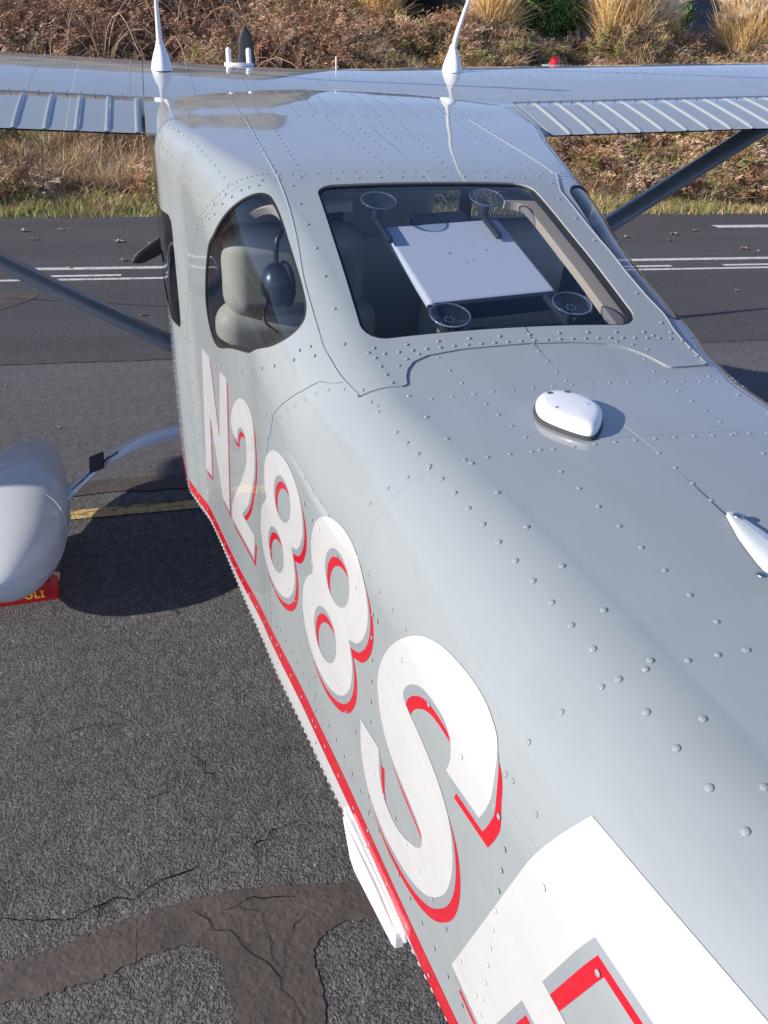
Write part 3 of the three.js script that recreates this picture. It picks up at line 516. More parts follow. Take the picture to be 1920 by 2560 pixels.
const ell = (cz, cy, rz, ry, k, a0 = 0, a1 = 6.2832, n = 48) => { const o = []; for (let i = 0; i < n; i++) { const a = a0 + (a1 - a0) * i / (a1 - a0 > 6.2 ? n : n - 1); const y = ry * Math.sin(a); o.push([cz + rz * Math.cos(a) + k * y, cy + y]); } return o; };
function eight(z, y, W, H) {                                            // an 8 of two leaning loops
  const k = .32, t = [z + .055, y + H * .72, W * .46, H * .28], b = [z - .02, y + H * .30, W * .46, H * .30];
  const top = ell(...t, k, -.62, 3.76, 40), bot = ell(...b, k, 2.36, 7.06, 44);
  return [[...top, ...bot], [ell(t[0], t[1] + .002, t[2] * .42, t[3] * .52, k), ell(b[0], b[1] - .002, b[2] * .44, b[3] * .52, k)]];
}
const S_ = smooth([[[2.257, 1.395], [2.272, 1.43], [2.278, 1.458], [2.257, 1.513], [2.22, 1.532], [2.185, 1.539], [2.129, 1.540], [2.082, 1.534], [2.039, 1.516], [1.992, 1.477], [1.938, 1.411], [1.910, 1.349], [1.912, 1.305], [1.937, 1.257], [1.981, 1.227], [2.050, 1.209], [2.100, 1.192], [2.106, 1.170], [2.092, 1.148], [2.064, 1.127], [2.027, 1.107], [1.985, 1.101], [1.947, 1.113], [1.928, 1.144], [1.922, 1.195]], [[1.922, 1.195], [1.831, 1.181]],
  [[1.831, 1.181], [1.838, 1.109], [1.876, 1.052], [1.939, 1.030], [2.021, 1.036], [2.088, 1.058], [2.137, 1.092], [2.163, 1.122], [2.190, 1.166], [2.203, 1.215], [2.201, 1.262], [2.183, 1.307], [2.148, 1.338], [2.104, 1.357], [2.059, 1.370], [2.028, 1.377], [2.012, 1.388], [2.018, 1.407], [2.038, 1.430], [2.074, 1.453], [2.118, 1.460], [2.152, 1.456], [2.168, 1.438], [2.171, 1.411], [2.163, 1.383]], [[2.163, 1.383], [2.257, 1.395]]]);
const T_ = smooth([[[.786, 1.325], [.80, 1.309], [.825, 1.302]], [[.825, 1.302], [.862, 1.306]], [[.862, 1.306], [.870, 1.332], [.89, 1.352], [.918, 1.364], [.947, 1.363], [.966, 1.338], [.960, 1.292], [.929, 1.247], [.850, 1.165], [.756, 1.075], [.715, 1.02], [.710, .986]], [[.710, .986], [.977, 1.006]], [[.977, 1.006], [1.004, 1.088]], [[1.004, 1.088], [.858, 1.078]], [[.858, 1.078], [.948, 1.154], [1.005, 1.231], [1.052, 1.305], [1.067, 1.380], [1.062, 1.437], [1.035, 1.458], [.980, 1.461], [.917, 1.444], [.860, 1.412], [.813, 1.369], [.786, 1.325]]]);
const N_ = [[.399, 1.412], [.515, 1.424], [.585, 1.19], [.673, 1.432], [.768, 1.445], [.668, .985], [.565, .98], [.446, 1.22], [.392, .975], [.294, .956]];
const FS = (a, q) => [2.229 + (q - 1.056) * .352 + a, q];              // F: a runs aft along the baseline, q is height
const F_ = [FS(0, 1.056), FS(.105, 1.05), FS(.105, 1.237), FS(.235, 1.237), FS(.235, 1.318), FS(.105, 1.318), FS(.105, 1.472), FS(.285, 1.472), FS(.285, 1.551), FS(0, 1.548)];
const PRINT = [];
[['letter_n', N_, [], .007], ['digit_two', T_, [], .009], ['digit_eight', ...eight(1.27, 1.074, .335, .402), .0105], ['digit_eight', ...eight(1.645, 1.094, .335, .42), .011], ['letter_s', S_, [], .0115], ['letter_f', F_, [], .0115]].forEach(([n, o, h, d]) => {
  PRINT.push([o, h]);
  const r = part(n, decal(o, h, .0011), M.white, plane);
  part('shade_band', decal(o, h, .0009, d, -d), M.gap, r); part('red_shadow', decal(o, h, .0007, d * 2.35, -d * 2.0), M.red, r);
});

// ---- rivets
const dome = (() => { const g = new THREE.SphereGeometry(1, 12, 4, 0, 6.2832, 0, Math.PI / 2); g.scale(1, .40, 1); g.deleteAttribute('uv'); return g; })();
const RIV = []; let bigN = 0;
function rivet(z, u, r = .0042, off = 0) {
  if (Math.min(fDoorWin(z, u), fSideWin(z, u), fRearWin(z, u)) < .012) return; RIV.push([z, u, .0018 + .4 * r, off]); }
function rowU(z, ua, ub, du, r, off) { const n = Math.round(A(ub - ua) / du); for (let i = 0; i <= n; i++) rivet(typeof z === 'function' ? z(ua + (ub - ua) * i / n) : z, ua + (ub - ua) * i / n, r, off); }
function rowZ(u, za, zb, dz, r, off) { const n = Math.round(A(zb - za) / dz); for (let i = 0; i <= n; i++) { const z = za + (zb - za) * i / n; rivet(z, typeof u === 'function' ? u(z) : u, r, off); } }
const uY = (y) => (z) => uOfY(z, typeof y === 'function' ? y(z) : y, -1);
rowU(1.593, -.89, 1.9, .129, .0042); rowU((u) => 1.832 - .016 * Math.max(0, A(u) - .6), -1.07, 2.0, .13, .0046);
for (const [z, u] of [[1.813, -1.26], [1.803, -1.38], [1.79, -1.5], [1.776, -1.63]]) rivet(z, u, .005);
rowU((u) => 2.302 - .012 * Math.max(0, A(u) - .5), -.64, -1.98, .16, .0056); rowU(2.3, -.48, 1.9, .16, .005);
for (const s of [-1, 1]) {
  rowZ((z) => s * (.995 + .05 * sstep(1.56, 1.75, z) + .06 * sstep(1.75, 2.1, z)), 1.57, 3.0, .0905, .0068); rowZ(s * 1.25, 1.678, 2.2, .0435, .0068); rowZ(s * 1.245, 2.243, 3.0, .05, .0072);
  rowZ((z) => s * (.63 + .03 * sstep(1.6, 1.45, z)), 1.455, 1.828, .0487, .0046); rowZ(s * .65, 1.9, 3, .05, .005);
  rowZ(s * 1.045, 1.439, 1.524, .028, .0055, .004); for (const [z, u] of [[1.412, 1.02], [1.422, 1.07], [1.517, 1.24], [1.471, .93], [1.454, .86], [1.442, .77]]) rivet(z, s < 0 ? -u : u - shiftR(z), .005, .004);
  for (const [z, u] of [[1.555, 1.24], [1.574, 1.22], [1.592, 1.24]]) rivet(z, s * u, .0055);
  for (const [z, u] of [[.909, .98], [.997, 1.02], [1.091, 1.06], [1.19, 1.1], [1.289, 1.15], [1.383, 1.2], [.815, .94], [.773, .99], [.762, .84]]) rivet(z, s < 0 ? -u : u - shiftR(z), .006, .0042);
  for (const [z, u] of [[.75, 1.13], [.77, 1.19], [.75, 1.27], [.734, 1.34], [.716, 1.44], [.678, 1.47], [.689, 1.55], [.64, 1.62], [.664, 1.67], [.602, 1.78], [.63, 1.76], [.56, 1.88], [.585, 1.9], [.5, 2.02], [.535, 2.05], [.44, 2.12], [.48, 2.2], [.36, 2.22], [.42, 2.27], [.533, 2.37], [.624, 2.33], [.7, 2.28], [.812, 2.23], [.969, 2.13], [1.09, 2.03], [1.186, 1.88], [1.253, 1.74], [1.314, 1.57], [1.314, 1.5], [1.333, 1.42], [1.359, 1.42]]) rivet(z, s < 0 ? -u : u - shiftR(z), .0045, .0022);
  rowU((u) => zArc(A(u)) + .022, s * 1.34, s * 2.9, .09, .004); rowU((u) => zFront(A(u)) - .022, s * 1.02, s * 3.0, .05, .0036, .0016);
  rowZ((z) => s * (1.27 + .05 * z + .2 * z * z), .06, .66, .047, .0042, .0016); rowZ((z) => s * (.66 + .2 * z + .28 * z * z), .04, .69, .05, .004, .0016); rowZ((z) => s * (.54 + .06 * z + .42 * z * z), .04, .7, .052, .004, .0016); rowZ(s * .2, .04, .7, .055, .004, .0016); rowZ(s * .08, .04, .5, .055, .0038, .0016); rowZ(s * 1.75, .05, .5, .05, .0036, .0016);
  for (const u of [.12, .22, .34, .54, .64]) rowZ(s * u, -.62, -.03, .034, .0042);
}
rowZ(-.01, 1.46, 1.575, .034, .0042); rowZ(0, 1.88, 2.02, .045, .0046);
rowU(1.4305, -.97, .97, .09, .0054, .0042); rowU(1.413, -.81, 1.0, .2, .0058, .0042); rowU(.731, -.95, .95, .083, .0046, .0016); rowU(.785, -.62, .7, .15, .0055, .0042); rowU(-.012, -1.9, 1.9, .075, .0036); rowU(.014, -1.9, 1.9, .075, .0034, .0016);
// left flank
for (const z of [.22, .30]) rowU(z, -2.45, -3.0, .06, .0036, .002); rowU(.07, -1.6, -3.1, .05, .0038, .0012); rowU((u) => .14 + .05 * (A(u) - 2.4), -2.4, -3.1, .05, .0036, .0016);
for (const z of [-.06, -.12, -.2]) rowU(z, -2.5, -3.1, .05, .0036); rowZ((z) => uY(1.13 - .2 * (z + .1))(z), -.2, .3, .03, .0034, .002);
for (const z of [.86, 1.2, 1.53, 1.86, 2.3]) rowU(z + .02, -2.05, -3.02, .075, .0042, .0014);
rowZ((z) => uY(1.235 - .06 * z)(z), .36, 3, .05, .0038, .0014); rowZ(uY((z) => stripeHi(z) + .055), .15, 2.8, .048, .0042, .0014); rowZ(uY(1.445), 1.5, 2.9, .1, .0058, .0014); rowZ(uY(1.50), 1.5, 2.9, .05, .0042);
rowZ(-3.22, -.4, 2.9, .026, .0085, .0003); rowZ((z) => uY((y) => stripeHi(y) - .02)(z), 0, 2.8, .09, .0045, .0034);
{
  const inPoly = (P, x, y) => { let c = false; for (let i = 0, j = P.length - 1; i < P.length; j = i++) if ((P[i][1] > y) !== (P[j][1] > y) && x < (P[j][0] - P[i][0]) * (y - P[i][1]) / (P[j][1] - P[i][1]) + P[i][0]) c = !c; return c; };
  const small = [], up = new THREE.Vector3(0, 1, 0), o = new THREE.Object3D(), eye = camera.position, p = new THREE.Vector3();
  const V = RIV.map(([z, u, r, off]) => { const P = pt(z, u, off + .0004), n = nrm(z, u); p.set(...P); const d = p.distanceTo(eye), f = p.clone().sub(eye).normalize().dot(new THREE.Vector3(...n)); return { P, n, r, px: f < -.05 ? r / d : 0, u, z, y: P[1] }; }).sort((a, b) => b.px - a.px);
  V.forEach((v, i) => {
    o.position.set(...v.P); o.quaternion.setFromUnitVectors(up, new THREE.Vector3(...v.n)); o.scale.setScalar(v.r); o.updateMatrix();
    const white = v.u === -3.22 || (v.u < -1.4 && PRINT.some(([o, h]) => inPoly(o, v.z, v.y) && !h.some((q) => inPoly(q, v.z, v.y))));
    if (i < 250 && v.u !== -3.22) { const m = part('rivet', dome, white ? M.white : M.grey, plane); m.applyMatrix4(o.matrix); }
    else small.push([dome.clone().applyMatrix4(o.matrix), white]);
  });
  part('small_rivets', mergeGeometries(small.filter((s) => !s[1]).map((s) => s[0])), M.grey, plane).userData.kind = 'stuff';
  part('belly_rivets', mergeGeometries(small.filter((s) => s[1]).map((s) => s[0])), M.white, plane).userData.kind = 'stuff';
}
// ---- wings
const INC = Math.tan(2.2 * Math.PI / 180);
const chord = (x) => { const a = Math.abs(x); return a < 2.95 ? 1.68 : 1.68 - .68 * (a - 2.95) / 2.85; };
const zTE = (x) => { const a = Math.abs(x); return a < 2.95 ? 0 : -.17 * (a - 2.95) / 2.85; };
const yTE = (x) => 1.9506 + .0331 * Math.sqrt(x * x + .01);
function foil(t, up) { const th = .62 * (.2969 * Math.sqrt(t) - .126 * t - .3516 * t * t + .2843 * t * t * t - .1015 * t * t * t * t), c = t < .4 ? .02 / .16 * (.8 * t - t * t) : .02 / .36 * (.2 + .8 * t - t * t); return c + (up ? th : -th * .95); }
function wp(x, t, up) { const c = chord(x); return [x, yTE(x) + foil(t, up) * c + (1 - t) * c * INC, zTE(x) - (1 - t) * c]; }
function wingGeo(xs, t0, t1, nt, closed = true) {
  const prof = []; for (let i = 0; i <= nt; i++) prof.push([t1 + (t0 - t1) * i / nt, true]); for (let i = 0; i <= nt; i++) prof.push([t0 + (t1 - t0) * i / nt, false]);
  if (t0 === 0) for (const p of prof) p[0] = p[0] < .12 ? p[0] * p[0] / .12 : p[0];
  const pos = [], uv = [], idx = [], m = prof.length;
  for (const x of xs) prof.forEach((p, k) => { pos.push(...wp(x, p[0], p[1])); uv.push(x, k * .06); });
  for (let i = 0; i < xs.length - 1; i++) for (let k = 0; k < m - 1; k++) { const a = i * m + k, b = a + 1, c = a + m, d = c + 1; idx.push(a, b, c, b, d, c); }
  const g = geoOf(pos, null, uv, idx), parts = [g];
  for (const i of [0, xs.length - 1]) { const P = prof.map((p) => wp(xs[i], p[0], p[1])), ix = []; for (let k = 1; k < m - 1; k++) ix.push(0, k, k + 1); parts.push(geoOf(P.flat(), null, P.flatMap((p) => [p[1], p[2]]), ix)); }
  { const P = [], ix = [], U = []; xs.forEach((x, i) => { P.push(...wp(x, t1, true), ...wp(x, t1, false)); U.push(x, 0, x, .1); if (i) { const b = 2 * i - 2; ix.push(b, b + 1, b + 2, b + 1, b + 3, b + 2); } }); if (t1 < 1) parts.push(geoOf(P, null, U, ix)); }
  return mergeGeometries(parts);
}
const lin_ = (a, b, n) => Array.from({ length: n + 1 }, (_, i) => a + (b - a) * i / n);
part('wing_center_section', wingGeo(lin_(-.672, .672, 16), 0, .775, 26), M.wing, plane);
for (const s of [-1, 1]) {
  part('wing_root_fairing', wingGeo(lin_(s * .56, s * .674, 2), .775, .995, 6), M.wing, plane);
  const w = part('wing', wingGeo([...lin_(s * .674, s * 2.95, 20), ...lin_(s * 3.1, s * 5.8, 14)], 0, .775, 26), M.wing, plane);
  part('aileron', wingGeo(lin_(s * 2.98, s * 5.6, 10), .79, 1, 6), M.wing, plane);
  part('wing_tip', wingGeo(lin_(s * 5.803, s * 5.93, 3), 0, 1, 20), M.wing, plane);
  const f = part('flap', wingGeo(lin_(s * .684, s * 2.93, 20), .787, 1, 8), M.wing, plane);
  const bead = []; // pressed stiffening beads, each a part
  for (let i = 0; i < 25; i++) {
    const x = s < 0 ? -(.698 + .0899 * i) : .7535 + .0899 * i; if (A(x) > 2.92) break;
    const pos = [], idx = [], nz = 10, na = 8;
    for (let k = 0; k <= nz; k++) { const t = .791 + .208 * k / nz, e = k === 0 || k === nz ? .5 : 1; for (let a = 0; a <= na; a++) { const q = Math.PI * a / na, c = wp(x + Math.cos(q) * .0085, t, true); pos.push(c[0], c[1] - .0008 + Math.sin(q) * .0075 * e, c[2]); } }
    for (let k = 0; k < nz; k++) for (let a = 0; a < na; a++) { const i0 = k * (na + 1) + a; idx.push(i0, i0 + na + 1, i0 + 1, i0 + 1, i0 + na + 1, i0 + na + 2); }
    part('flap_bead', geoOf(pos, null, pos.map(() => 0).slice(0, pos.length / 3 * 2), idx), M.wing, f);
  }
  // rivet rows of the wing, too small to pick apart
  const rv = [], o = new THREE.Object3D(); const put = (x, t, r) => { const p = wp(x, t, true); o.position.set(...p); o.rotation.set(0, 0, 0); o.scale.setScalar(r); o.updateMatrix(); rv.push(dome.clone().applyMatrix4(o.matrix)); };
  for (let x = .70; x < 3.2; x += .045) { put(s * x, .765, .0046); put(s * x, .50, .0042); put(s * (x + .02), .485, .0042); put(s * x, .28, .004); }
  for (const x of [.72, 1.05, 1.42, 1.8, 2.2, 2.6, 3.0]) for (let t = .18; t < .76; t += .022) put(s * x, t, .0034);
  if (s > 0) for (let t = .1; t < .77; t += .02) for (const x of [-.5, -.3, .3, .5]) put(x, t, .0034);
  if (s > 0) for (let x = -.66; x < .67; x += .04) put(x, .44, .0038);
  part('wing_rivets', mergeGeometries(rv), M.wing, w).userData.kind = 'stuff';
  // strut: streamlined tube from cabin foot to wing
  const d0 = [s * .655, .945, -1.1], d1 = [s * 2.42, 1.99, -1.1], L = Math.hypot(d1[0] - d0[0], d1[1] - d0[1]);
  const st = new THREE.CylinderGeometry(1, 1, L, 28, 1); st.scale(.036, 1, .075); const sm = part('wing_strut', st, M.grey, plane); sm.position.set((d0[0] + d1[0]) / 2, (d0[1] + d1[1]) / 2, -1.1); sm.rotation.z = -Math.atan2(d1[0] - d0[0], d1[1] - d0[1]);
  const cu = new THREE.CylinderGeometry(1.06, 1.1, .12, 28, 1); cu.scale(.036, 1, .075); const cm = part('strut_cuff', cu, M.grey, sm); cm.position.y = -L / 2 + .09;
  // main gear: spring leg, wheel fairing
  const legPts = [[s * .60, .645, -.80], [s * .72, .625, -.80], [s * .86, .592, -.80], [s * 1.02, .512, -.80], [s * 1.19, .37, -.80], [s * 1.31, .29, -.80]];
  const lc = new THREE.CatmullRomCurve3(legPts.map((p) => new THREE.Vector3(...p))), lp = [], li = [], ln = 30;
  for (let i = 0; i <= ln; i++) { const p = lc.getPoint(i / ln), tg = lc.getTangent(i / ln), n = new THREE.Vector3(-tg.y, tg.x, 0).multiplyScalar(s); const h = .088 - .03 * i / ln + .07 * Math.pow(Math.max(0, i / ln - .72) / .28, 2); for (let k = 0; k < 12; k++) { const a = k / 12 * 6.2832, cx = Math.sign(Math.cos(a)) * Math.pow(A(Math.cos(a)), .6) * h, cy = Math.sin(a) * (.011 + .075 * Math.pow(Math.max(0, i / ln - .72) / .28, 2)); lp.push(p.x + n.x * cy, p.y + n.y * cy, p.z + cx); } }
  for (let i = 0; i < ln; i++) for (let k = 0; k < 12; k++) { const a = i * 12 + k, b = i * 12 + (k + 1) % 12; li.push(a, b, a + 12, b, b + 12, a + 12); }
  const leg = part('landing_gear_leg', geoOf(lp, null, null, li), M.legM ??= phys({ color: lin(.60, .64, .66), roughness: .4, clearcoat: 1, clearcoatRoughness: .05, side: THREE.DoubleSide }), plane);
  const step = part('step', new RoundedBoxGeometry(.075, .012, .09, 2, .004), M.rubber, leg); step.position.set(s * 1.055, .53, -.74); step.rotation.set(.5, 0, s * -.5);
  const sa = part('step_bracket', tube([[s * 1.06, .50, -.80], [s * 1.057, .525, -.745]], .008, 4, 8), M.grey, step); sa.applyMatrix4(step.matrix.identity()); step.updateMatrix(); sa.applyMatrix4(step.matrix.clone().invert());
  const brake = part('brake_line', tube(lin_(.52, .82, 10).map((t, i) => { const p = lc.getPoint(t); return [p.x, p.y + .016, p.z + .035 + (i % 2) * .006]; }), .003, 40, 6), M.dark, leg);
  const wf = [], wi = [], nz = 40, na = 36, hwT = curve([[-1.5, 0], [-1.45, .08], [-1.25, .16], [-1, .205], [-.75, .24], [-.5, .232], [-.33, .185], [-.23, .12], [-.18, .06], [-.165, 0]]), hT = curve([[-1.5, 0], [-1.45, .08], [-1.25, .16], [-1, .205], [-.75, .225], [-.5, .22], [-.33, .18], [-.23, .125], [-.18, .065], [-.165, 0]]), yT = curve([[-1.5, .31], [-1, .34], [-.6, .335], [-.3, .305], [-.165, .28]]), zT = (i) => -1.5 + 1.335 * (.5 - .5 * Math.cos(Math.PI * i / nz));
  for (let i = 0; i <= nz; i++) { const z = zT(i); for (let k = 0; k < na; k++) { const a = k / na * 6.2832, c = Math.cos(a), q = Math.sin(a), e = .86; wf.push(s * 1.44 + Math.sign(c) * Math.pow(A(c), e) * hwT(z), yT(z) + Math.sign(q) * Math.pow(A(q), e) * hT(z) * (q < 0 ? 1.1 : .55), z); } }
  for (let i = 0; i < nz; i++) for (let k = 0; k < na; k++) { const a = i * na + k, b = i * na + (k + 1) % na; wi.push(a, a + na, b, b, a + na, b + na); }
  const pant = part('wheel_fairing', geoOf(wf, null, null, wi), M.fairM ??= phys({ color: lin(.60, .63, .65), roughness: .5, clearcoat: .5, clearcoatRoughness: .03, side: THREE.DoubleSide }), plane);
  const tyre = part('tyre', new THREE.TorusGeometry(.155, .075, 14, 36), M.rubber, pant); tyre.rotation.y = Math.PI / 2; tyre.position.set(s * 1.44, .225, -.82);
  // joints of the fairing: thin raised lap along the waist and round the leg
  const seam = []; for (let i = 2; i <= 38; i++) { const z = -1.42 + 1.42 * i / nz, a = -.38, c = Math.pow(Math.cos(a), .86), q = -Math.pow(Math.sin(.38), .86); seam.push([s * 1.44 - s * c * (hwT(z) + .001), yT(z) + q * hT(z) * 1.02, z]); }
  part('fairing_seam', tube(seam, .003, 80, 5), M.fairM, pant);
  const cuffP = []; for (let i = 0; i <= 12; i++) { const a = -.38 + 1.15 * i / 12, z = -.56 + .02 * i / 12, c = Math.pow(Math.cos(a), .86), q = Math.sign(a) * Math.pow(A(Math.sin(a)), .86); cuffP.push([s * 1.44 - s * c * (hwT(z) + .001), yT(z) + q * hT(z), z]); }
  part('fairing_seam', tube(cuffP, .004, 40, 6), M.fairM, pant);
}
// ---- things on the roof and wing
const onWing = (x, z, dy = 0) => { const t = 1 + (z - zTE(x)) / chord(x); const p = wp(x, t, true); return [p[0], p[1] + dy, p[2]]; };
for (const [bx, bz, k, L] of [[-.60, -.86, 0, 0], [.625, -.99, 1, 0]]) {
  const b = onWing(bx, bz), g = new THREE.Group(); g.name = 'whip_antenna'; g.position.set(...b); plane.add(g);
  const base = [[.050, 0], [.050, .008], [.045, .03], [.034, .058], [.022, .082], [.015, .105]].map((q) => new THREE.Vector2(...q));
  const bm = part('antenna_base', new THREE.LatheGeometry(base, 28), M.pure, g); bm.scale.set(.82, 1, 1.25); bm.position.y = -.004;
  part('whip', (() => { const c = new THREE.CatmullRomCurve3([[0, .06, 0], [0, .115, .022], [0, .17, .072], [0, .26, .168], [0, .40, .32], [0, .62, .56]].map((p) => new THREE.Vector3(...p))), n = 40, P = [], I = []; for (let i = 0; i <= n; i++) { const p = c.getPoint(i / n), t = c.getTangent(i / n), up = new THREE.Vector3(0, -t.z, t.y), r = .017 - .009 * Math.min(1, i / n * 1.6); for (let a = 0; a < 12; a++) { const q = a / 12 * 6.2832; P.push(p.x + Math.cos(q) * r * .8, p.y + up.y * Math.sin(q) * -r, p.z + up.z * Math.sin(q) * -r); } } for (let i = 0; i < n; i++) for (let a = 0; a < 12; a++) { const u = i * 12 + a, v = i * 12 + (a + 1) % 12; I.push(u, u + 12, v, v, u + 12, v + 12); } return geoOf(P, null, null, I); })(), M.pure, g);
  for (const a of [.7, 2.4, 3.9, 5.5]) { const sc = part('base_screw', dome, M.metal, g); sc.scale.setScalar(.004); sc.position.set(Math.cos(a) * .034, .026, Math.sin(a) * .052); }
}
{
  const g = new THREE.Group(); g.name = 'twin_post_probe'; g.position.set(...onWing(-.27, -1.22)); plane.add(g);
  const ring = new THREE.CylinderGeometry(.062, .064, .012, 32); ring.scale(1, 1, .7); const rm = part('probe_base', ring, M.pure, g); rm.position.y = .006;
  for (const x of [-.043, .043]) { const c = new THREE.CapsuleGeometry(.0115, .045, 6, 14); const m = part('post', c, M.pure, g); m.position.set(x, .036, 0); m.scale.z = 1.4; }
  part('stub_antenna', tube([onWing(.145, -1.15, -.005), onWing(.145, -1.15, .05)], .003, 4, 8), M.pure, plane);
  const cap = new THREE.Group(); cap.name = 'fuel_cap'; cap.position.set(...onWing(1.23, -1.28)); plane.add(cap);
  part('cap_ring', new THREE.CylinderGeometry(.06, .062, .008, 32), M.grey, cap); const rc = part('cap_lid', new THREE.CylinderGeometry(.02, .024, .022, 24), M.red, cap); rc.position.y = .016; const tb = part('cap_tab', new RoundedBoxGeometry(.034, .014, .01, 2, .004), M.red, cap); tb.position.y = .03;
  const v = part('vent_cap', new THREE.SphereGeometry(1, 20, 10, 0, 6.2832, 0, Math.PI / 2), M.pure, plane); v.scale.set(.032, .014, .02); v.position.set(...onWing(2.2, -.86));
}
{                                                                       // dome antenna on the tailcone
  const g = new THREE.Group(); g.name = 'dome_antenna'; plane.add(g);
  const cz = 1.735, u = -.27, p = pt(cz, u, 0); g.position.set(...p); g.rotation.set(.02, -.02, .0);
  const out = (s, n = 56) => { const a = []; for (let i = 0; i < n; i++) { const q = i / n * 6.2832, c = Math.cos(q), d = Math.sin(q); a.push(new THREE.Vector2(d * .054 * s * (1 - .48 * Math.max(0, c) ** 1.3), c * .082 * s)); } return a; };
  const layer = (rings, m, name) => { const P = [], I = [], n = 56; rings.forEach(([s, y]) => out(s).forEach((v) => P.push(v.x, y, v.y))); for (let i = 0; i < rings.length - 1; i++) for (let k = 0; k < n; k++) { const a = i * n + k, b = i * n + (k + 1) % n; I.push(a, b, a + n, b, b + n, a + n); } return part(name, geoOf(P, null, null, I), m, g); };
  layer([[1.04, -.004], [1.04, .004], [1.0, .006], [.5, .006]], M.gasket = std({ color: lin(.05, .05, .052), roughness: .8, side: THREE.DoubleSide }), 'gasket');
  layer([[.985, .0055], [1.0, .010], [.985, .016], [.93, .0215], [.84, .025], [.7, .0268], [.4, .0278], [.01, .0282]], phys({ color: lin(.85, .85, .84), roughness: .35, clearcoat: .5, clearcoatRoughness: .1, side: THREE.DoubleSide }), 'dome_shell');
  for (const [x, z] of [[-.027, .006], [.027, .002], [-.016, -.055], [.016, -.055]]) { const h = part('screw_recess', new THREE.CylinderGeometry(.0052, .0052, .004, 16), M.gasket, g); h.position.set(x, .0252, z); const sc = part('screw', dome, M.metal, g); sc.scale.set(.0035, .002, .0035); sc.position.set(x, .0268, z); }
}
{                                                                       // foot of the dorsal fin with its screwed flange
  const zt = 2.062, x0 = fcx(zt) + .002, P = [], I = [], n = 26, m = 24;
  for (let i = 0; i <= n; i++) { const t = i / n, z = zt + 1.35 * t, w = .018 + .050 * Math.sqrt(t) * .9, h = .22 * t * t + .02 * t, cx = x0 + (fcx(z) - fcx(zt)); for (let k = 0; k <= m; k++) { const q = k / m * 2 - 1, y = Math.abs(q) > .82 ? .006 * (1 - (Math.abs(q) - .82) / .18) + .002 : .008 + h * Math.pow(1 - Math.abs(q) / .82, 1.6) + .006 * Math.min(1, t * 12) * (1 - Math.pow(Math.abs(q) / .82, 4)); P.push(cx + q * w * Math.min(1, Math.sqrt(t * 14 + .12)), sect(z, (q * w) / (FZ.hw(z) - FZ.rx(z)))[1] + y, z); } }
  for (let i = 0; i < n; i++) for (let k = 0; k < m; k++) { const a = i * (m + 1) + k; I.push(a, a + m + 1, a + 1, a + 1, a + m + 1, a + m + 2); }
  const d = part('dorsal_fin', geoOf(P, null, null, I), M.finM = phys({ color: lin(.50, .55, .56), roughness: .4, clearcoat: 1, clearcoatRoughness: .04, side: THREE.DoubleSide }), plane);
  for (const z of [2.078, 2.2, 2.32]) for (const s of z < 2.1 ? [0] : [-1, 1]) { const sc = part('fin_screw', dome, M.metal, d); sc.scale.set(.008, .007, .008); sc.position.set(x0 + fcx(z) - fcx(zt) + s * (.03 + .06 * Math.sqrt((z - zt) / 1.35)), sect(z, 0)[1] + .012, z); }
  const fin = new THREE.Shape([[3.2, 1.72], [4.2, 2.35], [4.75, 3.0], [5.25, 3.0], [5.05, 1.5], [3.4, 1.58]].map((p) => new THREE.Vector2(-p[0], p[1])));
  const fg = new THREE.ExtrudeGeometry(fin, { depth: .05, bevelEnabled: true, bevelSize: .03, bevelThickness: .03, bevelSegments: 3 }); fg.rotateY(Math.PI / 2); fg.translate(fcx(4.2) - .025, 0, 0); part('vertical_fin', fg, M.finM, plane);
}
{                                                                       // small white blade under the tailcone
  const F = (z, y, o) => { const x = fcx(z) - FZ.hw(z); return [x - o, y, z]; };
  const plate = (pts, t) => { const P = [], I = [], n = pts.length; for (const o of [.001 + t, .001]) pts.forEach(([z, y]) => P.push(...F(z, y, o))); for (let k = 1; k < n - 1; k++) I.push(0, k, k + 1, n, n + k + 1, n + k); for (let k = 0; k < n; k++) { const a = k, b = (k + 1) % n; I.push(a, a + n, b, b, a + n, b + n); } return geoOf(P, null, null, I).toNonIndexed(); };
  const g0 = plate([[1.755, .874], [1.80, .876], [2.07, .905], [2.075, .888], [1.80, .856], [1.755, .856]], .005); g0.computeVertexNormals();
  const b = part('ventral_mount', g0, phys({ color: lin(.84, .84, .83), roughness: .4, clearcoat: .6, side: THREE.DoubleSide }), plane);
  const g1 = plate([[1.775, .872], [1.822, .802], [1.85, .797], [2.045, .846], [2.062, .858], [2.062, .898], [1.95, .885]], .014); g1.computeVertexNormals(); part('ventral_blade', g1, b.material, b);
}
